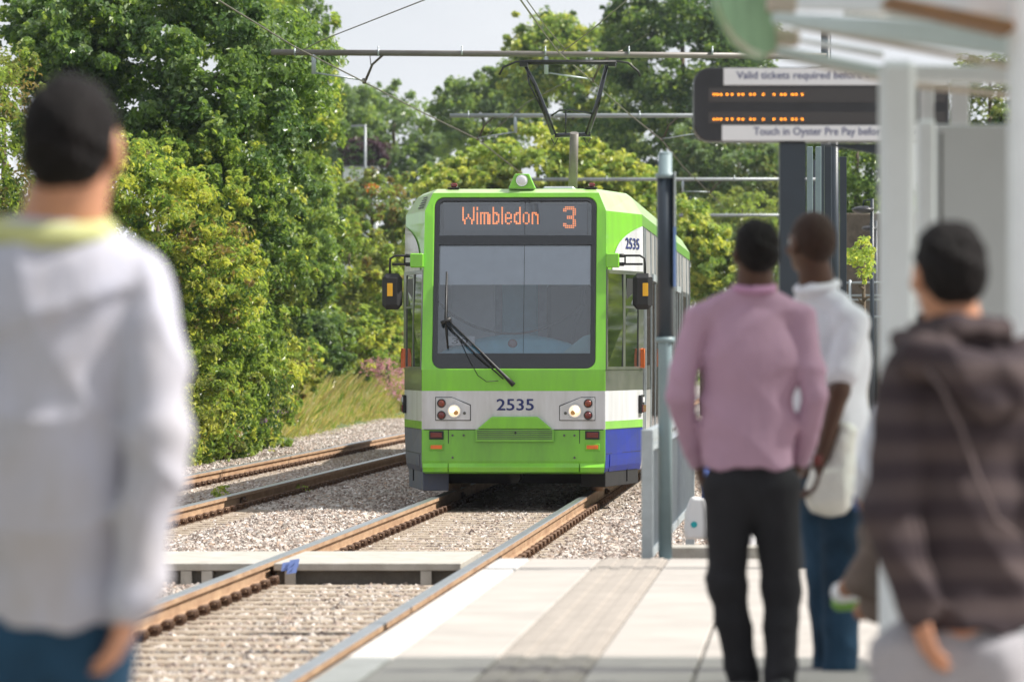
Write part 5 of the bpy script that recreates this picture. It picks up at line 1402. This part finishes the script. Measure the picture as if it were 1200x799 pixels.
def person(label, J, f, hf, k=1.0, skin='skin_light', hair='hair', hairk=1.0, top=None, sleeves='long', trousers=None, shoes='black',
           torso=(.165, .155, .62), hem=None, extra=None, hand=(True, True), curl=.5, arm=1.0, leg=1.0, group='people waiting on the platform', res=1.0, folds=.006, seed=0, chin=0, kh=1.0, nkr=.060, trap=.056):
    """J: joints in world space: head neck sl el wl sr er wr hl kl al hr kr ar chest waist"""
    f = unit(f); rt = np.cross(f, UP)
    B = SDF(); fh = (f, torso[2])
    hk0 = k * kh
    g, fr = head_prims(B, J['head'], unit(np.array(hf, float) + (0, 0, chin)), hk0)
    B.cone(J['head'] + (0, 0, -.05 * k) - unit(hf) * .015, J['neck'], (nkr - .004) * k, nkr * k, .02)
    B.cone(J['neck'], J['chest'], .055 * k, .105 * k, .04, fh); B.cone(J['chest'], J['waist'], .115 * k, .11 * k, .04, fh)
    B.cone(J['sl'], J['sr'], .035 * k, .035 * k, .03); B.cone(J['waist'], (J['hl'] + J['hr']) / 2, .12 * k, .12 * k, .04, fh)
    for a in 'lr':
        B.chain([J['s' + a], J['e' + a], J['w' + a]], [.040 * k * arm, .037 * k * arm, .026 * k], .02)
        B.chain([J['h' + a], J['k' + a], J['a' + a]], [.080 * k, .055 * k, .038 * k], .03)
        d = J['w' + a] - J['e' + a]
        if hand[0 if a == 'l' else 1]:
            inward = (rt if a == 'l' else -rt)
            hd = J.get('hd' + a, d)
            hand_prims(B, J['w' + a], hd, inward * .8 + f * .2 if a + 'p' not in J else J[a + 'p'], f, k, curl)
        B.cone(J['a' + a], J['a' + a] + f * .13 * k + (0, 0, -.05 * k), .038 * k, .03 * k, .02)
    if extra: extra(B)
    V, Q = B.mesh(.0085 * res)
    base = (J['al'] + J['ar']) / 2; base = np.array((base[0], base[1], .3))
    me_o = rawmesh('person', V - base, Q, M[skin], world=False); me_o.location = base
    tag(me_o, label, 'person', group)
    for sg in (-1, 1):
        q = MB(me_o); q.ball(g(sg * .030, .078, .010), .0135 * k, 10, 8); e_ = q.build('eye', M['eye'])
        q = MB(e_); q.ball(g(sg * .030, .0885, .010), (.006 * k,) * 3, 8, 6); q.build('iris', M['iris'])
    # hair
    H = SDF(); hk = hairk * kh; fr_ = fr
    H.ell(g(0, -.016, .034), np.array((.079, .099, .090)) * k * hk, fr, .02)
    H.ell(g(0, -.040, -.005), np.array((.072, .070, .072)) * k * hk, fr, .03)
    c0 = J['head']; ff, uu, rr_ = fr[1], fr[2], fr[0]
    def cl(X, Y, Z):
        x, y, z = X - c0[0], Y - c0[1], Z - c0[2]
        F_ = (x * ff[0] + y * ff[1] + z * ff[2]) / hk0; U_ = (x * uu[0] + y * uu[1] + z * uu[2]) / hk0
        wob = .002 * np.sin(X * 130 + Y * 90) + .003 * np.sin(X * 310 + Z * 260); U_ = U_ + wob; F_ = F_ + wob * 1.3
        a = (F_ - .045) * .75 - (U_ - .055) * .65          # away from the face
        b = (F_ + .005) * .8 - (U_ + .00) * .6 - .012      # in front of the ears
        c_ = -(U_ + .088)                                    # nape line
        return np.maximum(np.maximum(a, b * .9), c_) * k
    rs = np.random.default_rng(seed)
    hn = (lambda X, Y, Z: .0035 * np.sin(X * 190 + 3 * np.sin(Z * 90)) * np.sin(Z * 170 + Y * 120) + .0022 * np.sin(X * 60 + Z * 50 + 2 * np.sin(Z * 40))) if hair == 'hair' else (lambda X, Y, Z: .001 * np.sin(X * 150) * np.sin(Z * 150))
    V, Q = H.mesh(.006, clip=cl, noise=hn)
    rawmesh('hair', V, Q, M[hair], parent=me_o)
    # top
    T_ = SDF(); r1, r2, fl = torso; fh = (f, fl)
    hipc = (J['hl'] + J['hr']) / 2
    T_.cone(J['chest'], J['waist'], r1 * k, r2 * k, .07, fh)
    T_.cone(J['chest'], (J['sl'] + J['sr']) / 2 + (0, 0, -.05 * k), r1 * k * .93, r1 * .66 * k, .09, fh)
    he = hem if hem is not None else hipc + (0, 0, -.02)
    T_.cone(J['waist'], he, r2 * k, r2 * k * 1.02, .05, fh)
    nb = J['neck'] + (0, 0, -.02 * k)
    for a in 'lr':
        T_.cone(nb + (0, 0, -.015), J['s' + a] + (0, 0, .0), trap * k, .050 * k * arm, .03)
        T_.cone(J['s' + a] + rt * (.03 if a == 'l' else -.03), J['chest'], .050 * k, .10 * k, .03, fh)
        if sleeves == 'long':
            T_.chain([J['s' + a], J['e' + a], J['w' + a]], [.060 * k * arm, .054 * k * arm, .042 * k * arm], .012)
        else:
            m_ = J['s' + a] + (J['e' + a] - J['s' + a]) * .72
            T_.chain([J['s' + a], m_], [.062 * k * arm, .066 * k * arm], .012)
    zc = he[2] - .055 * k if hem is None else he[2]
    arms = [(J['e' + a], J['w' + a]) for a in 'lr']
    rb = r1 * k * 1.25
    def tc(X, Y, Z):
        low = zc + .006 * np.sin(X * 31) + .004 * np.sin(X * 63 + 1) - Z
        # the hem cuts the torso only; the sleeves may hang lower
        dx = (X - he[0]) * rt[0] + (Y - he[1]) * rt[1]
        keep = np.abs(dx) - (r2 * k * 1.06)
        out = np.where(keep < 0, low, -1.0)
        nk = (Z - (J['neck'][2] + .004 * k))
        return np.maximum(out, nk)
    V, Q = T_.mesh(.0105 * res, clip=tc, noise=fold(folds, seed))
    tp = rawmesh(top[0], V, Q, top[1], parent=me_o)
    # trousers
    if trousers:
        L_ = SDF(); L_.cone(J['hl'], J['hr'], .088 * k, .088 * k, .05, (f, .95))
        L_.cone(hipc + (0, 0, .0), hipc + (0, 0, .09 * k), .135 * k, .125 * k, .04, fh)
        for a in 'lr':
            L_.chain([J['h' + a], J['k' + a], J['a' + a] + (0, 0, -.02 * k)], [.094 * k * leg, .070 * k * leg, .062 * k * leg], .03)
        V, Q = L_.mesh(.012 * res, noise=fold(folds * .9, seed + 9, 1, 1.3))
        rawmesh('trousers', V, Q, trousers, parent=me_o)
    for a in 'lr':
        W = SDF(); A = J['a' + a]; fd = J.get('f' + a, f)
        W.cone(A + (0, 0, -.04 * k) - fd * .03, A + fd * .05 * k + (0, 0, -.055 * k), .045 * k, .042 * k, .02)
        W.cone(A + fd * .05 * k + (0, 0, -.055 * k), A + fd * .16 * k + (0, 0, -.062 * k), .042 * k, .034 * k, .02, (UP, .8))
        V, Q = W.mesh(.009, clip=lambda X, Y, Z, A=A: (A[2] - .092 * k) - Z)
        rawmesh('shoe', V, Q, M[shoes] if isinstance(shoes, str) else shoes, parent=me_o)
    return me_o, tp, g, fr

def JJ(s, d):
    o = {}
    for n_, v in d.items():
        o[n_] = P(v[0], v[1], s, v[2] if len(v) > 2 else 0)
    return o
# --- man in the pink shirt
J = JJ(322, dict(head=(885, 297), neck=(884, 333), chest=(880, 412), waist=(876, 500), sl=(818, 374), el=(795, 464, -.03), wl=(818, 540, .10), sr=(938, 374), er=(955, 464, -.03), wr=(938, 538, .10),
                 hl=(853, 572), kl=(852, 686), al=(872, 792, .05), hr=(908, 572), kr=(917, 690), ar=(914, 792, -.04)))
J['hdl'] = np.array((.15, .35, -1)); J['hdr'] = np.array((-.15, .35, -1))
pk, tp, g, fr = person('man in a pink shirt and black trousers seen from behind, hands in pockets', J, (.02, 1, 0), (-.25, 1, 0), 1.0, 'skin_dark', 'hair', .985,
                       ('shirt', cloth('pink_cotton', (.46, .29, .385))), 'long', cloth('black_denim', (.022, .021, .024), .2), torso=(.170, .165, .62), hem=P(877, 549, 322), folds=.0075, seed=3, leg=1.02, kh=1.04, trap=.06)
q = MB(tp); nc = P(884, 337, 322); q.tube([nc + (.070 * math.cos(t), .062 * math.sin(t) - .008, .010 * math.sin(t)) for t in np.linspace(0, 6.28, 20)], .015, n=8); q.build('collar', cloth('pink_collar', (.50, .27, .42)))
# --- man in the white polo shirt
J = JJ(308, dict(head=(950, 286), neck=(957, 330), chest=(972, 410), waist=(974, 500), sl=(938, 374, .12), el=(930, 455, .16), wl=(938, 520, .2), sr=(1000, 376, -.10), er=(984, 458, -.17), wr=(962, 538, -.16),
                 hl=(962, 568, .04), kl=(968, 672, .05), al=(974, 778, .1), hr=(988, 568, -.05), kr=(988, 668, -.05), ar=(984, 782, -.05)))
pw, tp, g, fr = person('shaven-headed man in a white polo shirt and blue jeans holding a white plastic bag', J, (-.55, .83, 0), (-.50, .87, 0), 1.04, 'skin_dark', 'hair_shaved', .955,
                       ('polo_shirt', cloth('white_pique', (.70, .70, .76), .04)), 'short', cloth('washed_blue_denim', (.018, .045, .080), .6, scale=3.5), torso=(.155, .155, .66), hem=P(976, 545, 308), folds=.006, seed=5, leg=1.06, trap=.062)
q = MB(tp); nc = P(957, 336, 308); q.tube([nc + (.074 * math.cos(t), .066 * math.sin(t) - .008, .012 * math.sin(t) + .012 * math.cos(t)) for t in np.linspace(0, 6.28, 20)], .017, n=8); q.build('collar', cloth('white_collar', (.74, .74, .80)))
bgd = SDF(); hnd = P(960, 548, 308, -.03)
bgd.chain([hnd + (.0, -.12, -.02), P(968, 558, 308, -.14), P(974, 580, 308, -.12)], [.014, .060, .085], .03); bgd.cone(P(992, 505, 308, -.14), P(982, 560, 308, -.12), .040, .075, .03); bgd.cone(P(966, 578, 308, -.12), P(986, 572, 308, -.12), .078, .075, .03)
V, Q = bgd.mesh(.009, noise=fold(.007, 21, 2, 1.6)); bo = rawmesh('plastic_bag', V, Q, M['plastic']); tag(bo, 'crumpled white plastic bag held by the man in the white polo shirt', 'bag')
q = MB(bo); q.box(P(953, 545, 308, -.22), P(963, 533, 308, -.18), .004); q.build('red_print', M['red'])
# --- man in the striped hooded top
stripes = cloth('striped_brown_knit', (.10, .075, .075), .2); nt = stripes.node_tree; b_ = nt.nodes['Principled BSDF']
for l in list(nt.links):
    if l.to_socket == b_.inputs['Base Color']: nt.links.remove(l)
tc = nt.nodes.new('ShaderNodeTexCoord'); wv = nt.nodes.new('ShaderNodeTexWave'); wv.bands_direction = 'Z'; wv.inputs['Scale'].default_value = 3.4; wv.inputs['Distortion'].default_value = 1.2; wv.inputs['Detail'].default_value = 1
cr = nt.nodes.new('ShaderNodeValToRGB'); e = cr.color_ramp.elements; e[0].position = .35; e[1].position = .65; e[0].color = (.040, .029, .033, 1); e[1].color = (.068, .050, .050, 1)
nt.links.new(tc.outputs['Object'], wv.inputs['Vector']); nt.links.new(wv.outputs['Fac'], cr.inputs['Fac']); nt.links.new(cr.outputs[0], b_.inputs['Base Color'])
sH = 495
J = JJ(sH, dict(head=(1110, 322), neck=(1118, 388), chest=(1128, 480), waist=(1132, 600), sl=(1064, 442, -.02), el=(1046, 604, -.12), wl=(1076, 716, -.12), sr=(1186, 438, .02), er=(1204, 590, .0), wr=(1190, 700, .05),
                hl=(1066, 778), kl=(1070, 900, .05), al=(1080, 1035), hr=(1158, 778), kr=(1168, 900, .05), ar=(1168, 1035, .1)))
ho, tp, g, fr = person('dark-haired young man in a brown striped hooded top, nearest at the right', J, (-.15, 1, 0), (-.30, .95, 0), .99, 'skin_light', 'hair', 1.0,
                       ('hooded_top', stripes), 'long', cloth('light_grey_jersey', (.30, .29, .31), .08), torso=(.160, .165, .66), hem=P(1132, 738, sH), folds=.012, seed=8, arm=1.34, leg=1.12, kh=1.06, nkr=.066, trap=.072)
hd = SDF(); hd.chain([P(1058, 398, sH, -.02), P(1082, 416, sH, -.11), P(1130, 436, sH, -.15), P(1182, 445, sH, -.11), P(1200, 408, sH, .0)], [.030, .050, .058, .055, .035], .03)
hd.chain([P(1072, 388, sH, .03), P(1120, 384, sH, -.095), P(1176, 386, sH, -.02)], [.028, .036, .032], .03)
hd.chain([P(1120, 440, sH, -.13), P(1158, 470, sH, -.14), P(1190, 470, sH, -.10)], [.045, .045, .03], .03)
V, Q = hd.mesh(.008, noise=fold(.006, 31, 2, 1.5)); rawmesh('hood', V, Q, stripes, parent=tp)
q = MB(tp); q.tube([P(1086, 432, sH, -.17), P(1104, 455, sH, -.185), P(1126, 500, sH, -.16), P(1146, 560, sH, -.15), P(1168, 608, sH, -.14), P(1196, 630, sH, -.12)], .0055, n=6); q.build('seam_cord', cloth('pale_seam', (.13, .10, .10)))
# --- man at the left
sL = 612
J = JJ(sL, dict(head=(86, 175), neck=(74, 258), chest=(62, 372), waist=(52, 560), sl=(-34, 342), el=(-62, 480, -.03), wl=(-40, 640, .1), sr=(160, 342), er=(186, 510, -.10), wr=(158, 700, -.13),
                hl=(12, 740), kl=(15, 930), al=(15, 1110), hr=(105, 740), kr=(100, 930), ar=(100, 1110)))
J['hdr'] = np.array((-.35, .25, -1))
knit = mat('pale_grey_knit', (.45, .46, .56), .85, dirt=(.38, .355, .36), scale=4, bump=.8, bscale=7, spec=.2, stretch=(1, 1, .4))  # beige and lavender mottling puts the sweater's soft shading into its colour
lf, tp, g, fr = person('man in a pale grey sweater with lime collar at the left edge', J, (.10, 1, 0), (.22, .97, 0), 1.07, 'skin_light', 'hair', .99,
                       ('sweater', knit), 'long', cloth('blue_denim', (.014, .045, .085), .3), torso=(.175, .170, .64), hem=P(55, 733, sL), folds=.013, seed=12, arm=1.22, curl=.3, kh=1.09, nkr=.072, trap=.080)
q = MB(tp); nc = P(58, 268, sL); q.tube([nc + (.108 * math.cos(t), .075 * math.sin(t) - .01, .012 * math.sin(t) - .006) for t in np.linspace(0, 6.28, 20)], .026, n=8); q.build('lime_collar', cloth('lime_collar', (.46, .47, .22)))
# --- person on the perch seat, mostly hidden by the striped top
sP = 385
J = JJ(sP, dict(head=(1090, 410), neck=(1088, 455), chest=(1078, 510), waist=(1072, 570), sl=(1042, 486), el=(1022, 545, .0), wl=(1014, 575, .12), sr=(1122, 486), er=(1140, 550), wr=(1120, 590, .1),
                hl=(1060, 620), kl=(1032, 628, .33), al=(1028, 700, .30), hr=(1095, 620), kr=(1062, 606, .36), ar=(1010, 672, .22)))
J['fr'] = unit((-.80, -.2, -.25))
pp_, tp, g, fr = person('seated person in white, mostly hidden, crossed leg showing a green-soled trainer', J, (-.3, .95, 0), (-.5, .85, 0), .98, 'skin_mid', 'hair', 1.0,
                        ('shirt', cloth('white_cotton', (.68, .69, .76))), 'long', cloth('brown_cotton', (.17, .13, .11), .2), shoes='signwhite', torso=(.15, .14, .66), folds=.006, seed=15)
q = MB(); c = P(1078, 655, sP); q.box((c[0] - .08, c[1] - .1, .70), (c[0] + .5, c[1] + .22, .74), .01); pb = q.build('perch_seat', M['postgrey']); tag(pb, 'narrow metal perch seat under the hidden seated person', 'seat')
for dx in (.05, .4): q = MB(pb); q.box((c[0] + dx - .03, c[1] + .0, .3), (c[0] + dx + .03, c[1] + .12, .699), .004); q.build('leg', M['postgrey'])
q = MB(); q.box(P(1000, 598, 372, .1), P(1030, 578, 372, .16), .008); tag(q.build('folder', mat('blue_folder', (.03, .10, .30), .5)), 'small blue folder in the seated person\'s hands', 'folder')
q = SDF(); q.chain([P(1024, 615, 380, .05), P(1030, 655, 380, .05)], [.045, .06], .02); V, Q = q.mesh(.01, noise=fold(.004, 5)); tag(rawmesh('shoulder_bag', V, Q, M['black']), 'black bag hanging beside the seated person', 'bag')
W = SDF(); A = P(1020, 700, 380, .2); [bpy.data.objects.remove(c_) for c_ in list(pp_.children) if c_.name.startswith('shoe')][:0]
W.cone(P(984, 706, 370, .12), P(1030, 700, 370, .12), .026, .034, .01, (unit((0, 1, 0)), 2.0)); V, Q = W.mesh(.007); rawmesh('shoe_sole', V, Q, mat('green_sole', (.16, .36, .04), .6), parent=pp_)
W = SDF(); W.cone(P(986, 694, 373, .2), P(1028, 684, 373, .2), .034, .044, .01, (unit((0, 1, 0)), 1.5)); V, Q = W.mesh(.007); rawmesh('trainer', V, Q, M['signwhite'], parent=pp_)
# --- person sitting on the ledge beyond the platform, almost hidden by the pink shirt
sB = 165
J = JJ(sB, dict(head=(848, 470), neck=(848, 494), chest=(846, 520), waist=(846, 555), sl=(826, 503), el=(818, 535), wl=(834, 572, -.15), sr=(868, 503), er=(878, 545), wr=(876, 585, -.2),
                hl=(838, 602), kl=(842, 606, -.40), al=(842, 640, -.42), hr=(860, 602), kr=(874, 606, -.42), ar=(876, 640, -.44)))
person('person in a blue top sitting on the ledge, almost hidden by the pink shirt', J, (.1, -1, 0), (.1, -1, 0), 1.0, 'skin_mid', 'hair', 1.0, ('top', cloth('blue_top', (.10, .16, .45))), 'long', cloth('white_trousers', (.66, .66, .68)), folds=.005, seed=18, group='people sitting', res=1.5)
# ------------------------------------------------------------------ light, sky, camera
ELEV, AZ = math.radians(47), math.radians(3)      # sun to the right, a touch behind the tram
sd = np.array((math.cos(ELEV) * math.cos(AZ), math.cos(ELEV) * math.sin(AZ), math.sin(ELEV)))
L = bpy.data.lights.new('sun', 'SUN'); L.energy = SUN; L.angle = math.radians(.53); L.color = (1, .955, .88)
lo = bpy.data.objects.new('sun', L); C.objects.link(lo); lo.rotation_euler = Vector(sd).to_track_quat('Z', 'Y').to_euler(); lo.location = (20, 10, 30)
w = bpy.data.worlds.new('World'); bpy.context.scene.world = w; w.use_nodes = True; nt = w.node_tree
bg = nt.nodes['Background']; sky = nt.nodes.new('ShaderNodeTexSky'); sky.sky_type = 'NISHITA'; sky.sun_disc = False
sky.sun_elevation = ELEV; sky.sun_rotation = math.atan2(sd[0], sd[1])
tc = nt.nodes.new('ShaderNodeTexCoord'); mp = nt.nodes.new('ShaderNodeMapping'); mp.inputs['Scale'].default_value = (1, 1, 2.6); mp.inputs['Location'].default_value = (.3, .2, .1)
nz = nt.nodes.new('ShaderNodeTexNoise'); nz.inputs['Scale'].default_value = 2.2; nz.inputs['Detail'].default_value = 7; nz.inputs['Roughness'].default_value = .55
nt.links.new(tc.outputs['Generated'], mp.inputs[0]); nt.links.new(mp.outputs[0], nz.inputs['Vector'])
r = nt.nodes.new('ShaderNodeValToRGB'); r.color_ramp.elements[0].position = .30; r.color_ramp.elements[1].position = .46
nt.links.new(nz.outputs['Fac'], r.inputs['Fac'])
cl = nt.nodes.new('ShaderNodeValToRGB'); cl.color_ramp.elements[0].position = .35; cl.color_ramp.elements[1].position = .7
cl.color_ramp.elements[0].color = (.64, .68, .73, 1); cl.color_ramp.elements[1].color = (.90, .92, .95, 1)
nz2 = nt.nodes.new('ShaderNodeTexNoise'); nz2.inputs['Scale'].default_value = 7; nz2.inputs['Detail'].default_value = 6; nt.links.new(mp.outputs[0], nz2.inputs['Vector']); nt.links.new(nz2.outputs['Fac'], cl.inputs['Fac'])
sc_ = nt.nodes.new('ShaderNodeVectorMath'); sc_.operation = 'SCALE'; sc_.inputs['Scale'].default_value = CLOUD / SKY; nt.links.new(cl.outputs[0], sc_.inputs[0])
mx = nt.nodes.new('ShaderNodeMix'); mx.data_type = 'RGBA'; nt.links.new(r.outputs[0], mx.inputs[0]); nt.links.new(sky.outputs[0], mx.inputs[6]); nt.links.new(sc_.outputs[0], mx.inputs[7])
nt.links.new(mx.outputs[2], bg.inputs['Color']); bg.inputs['Strength'].default_value = SKY
cam = bpy.data.cameras.new('camera'); co = bpy.data.objects.new('camera', cam); C.objects.link(co)
co.location = (0, 0, EYE); co.rotation_euler = (math.radians(90), 0, 0)
cam.sensor_width = 36; cam.lens = F / 1200 * 36; cam.shift_y = (HOR - 399.5) / 1200
cam.clip_start = .1; cam.clip_end = 6000
cam.dof.use_dof = True; cam.dof.focus_distance = F / 108; cam.dof.aperture_fstop = cam.lens / 1000 / APERTURE; cam.dof.aperture_blades = 0
sc = bpy.context.scene; sc.camera = co
sc.render.engine = 'CYCLES'; sc.view_settings.view_transform = 'Standard'; sc.view_settings.look = 'None'; sc.view_settings.gamma = 1
sc.view_settings.exposure = EXPO
sc.cycles.use_denoising = True; sc.cycles.max_bounces = 6; sc.cycles.transparent_max_bounces = 12
sc.cycles.diffuse_bounces = 3; sc.cycles.glossy_bounces = 3; sc.cycles.caustics_reflective = False; sc.cycles.caustics_refractive = False
sc.cycles.sample_clamp_indirect = 6
if HAZE:
    hz = MB(); hz.box((-130, -2, -1.5), (130, 450, 40)); hm = bpy.data.materials.new('haze'); hm.use_nodes = True
    n_ = hm.node_tree; n_.nodes.remove(n_.nodes['Principled BSDF']); pv = n_.nodes.new('ShaderNodeVolumePrincipled')
    pv.inputs['Color'].default_value = (.80, .88, 1, 1); pv.inputs['Density'].default_value = HAZE; pv.inputs['Anisotropy'].default_value = .3
    n_.links.new(pv.outputs[0], n_.nodes['Material Output'].inputs['Volume'])
    tag(hz.build('haze', hm), 'thin summer haze filling the air over the tracks', 'haze', kind='stuff')
    sc.cycles.volume_bounces = 0
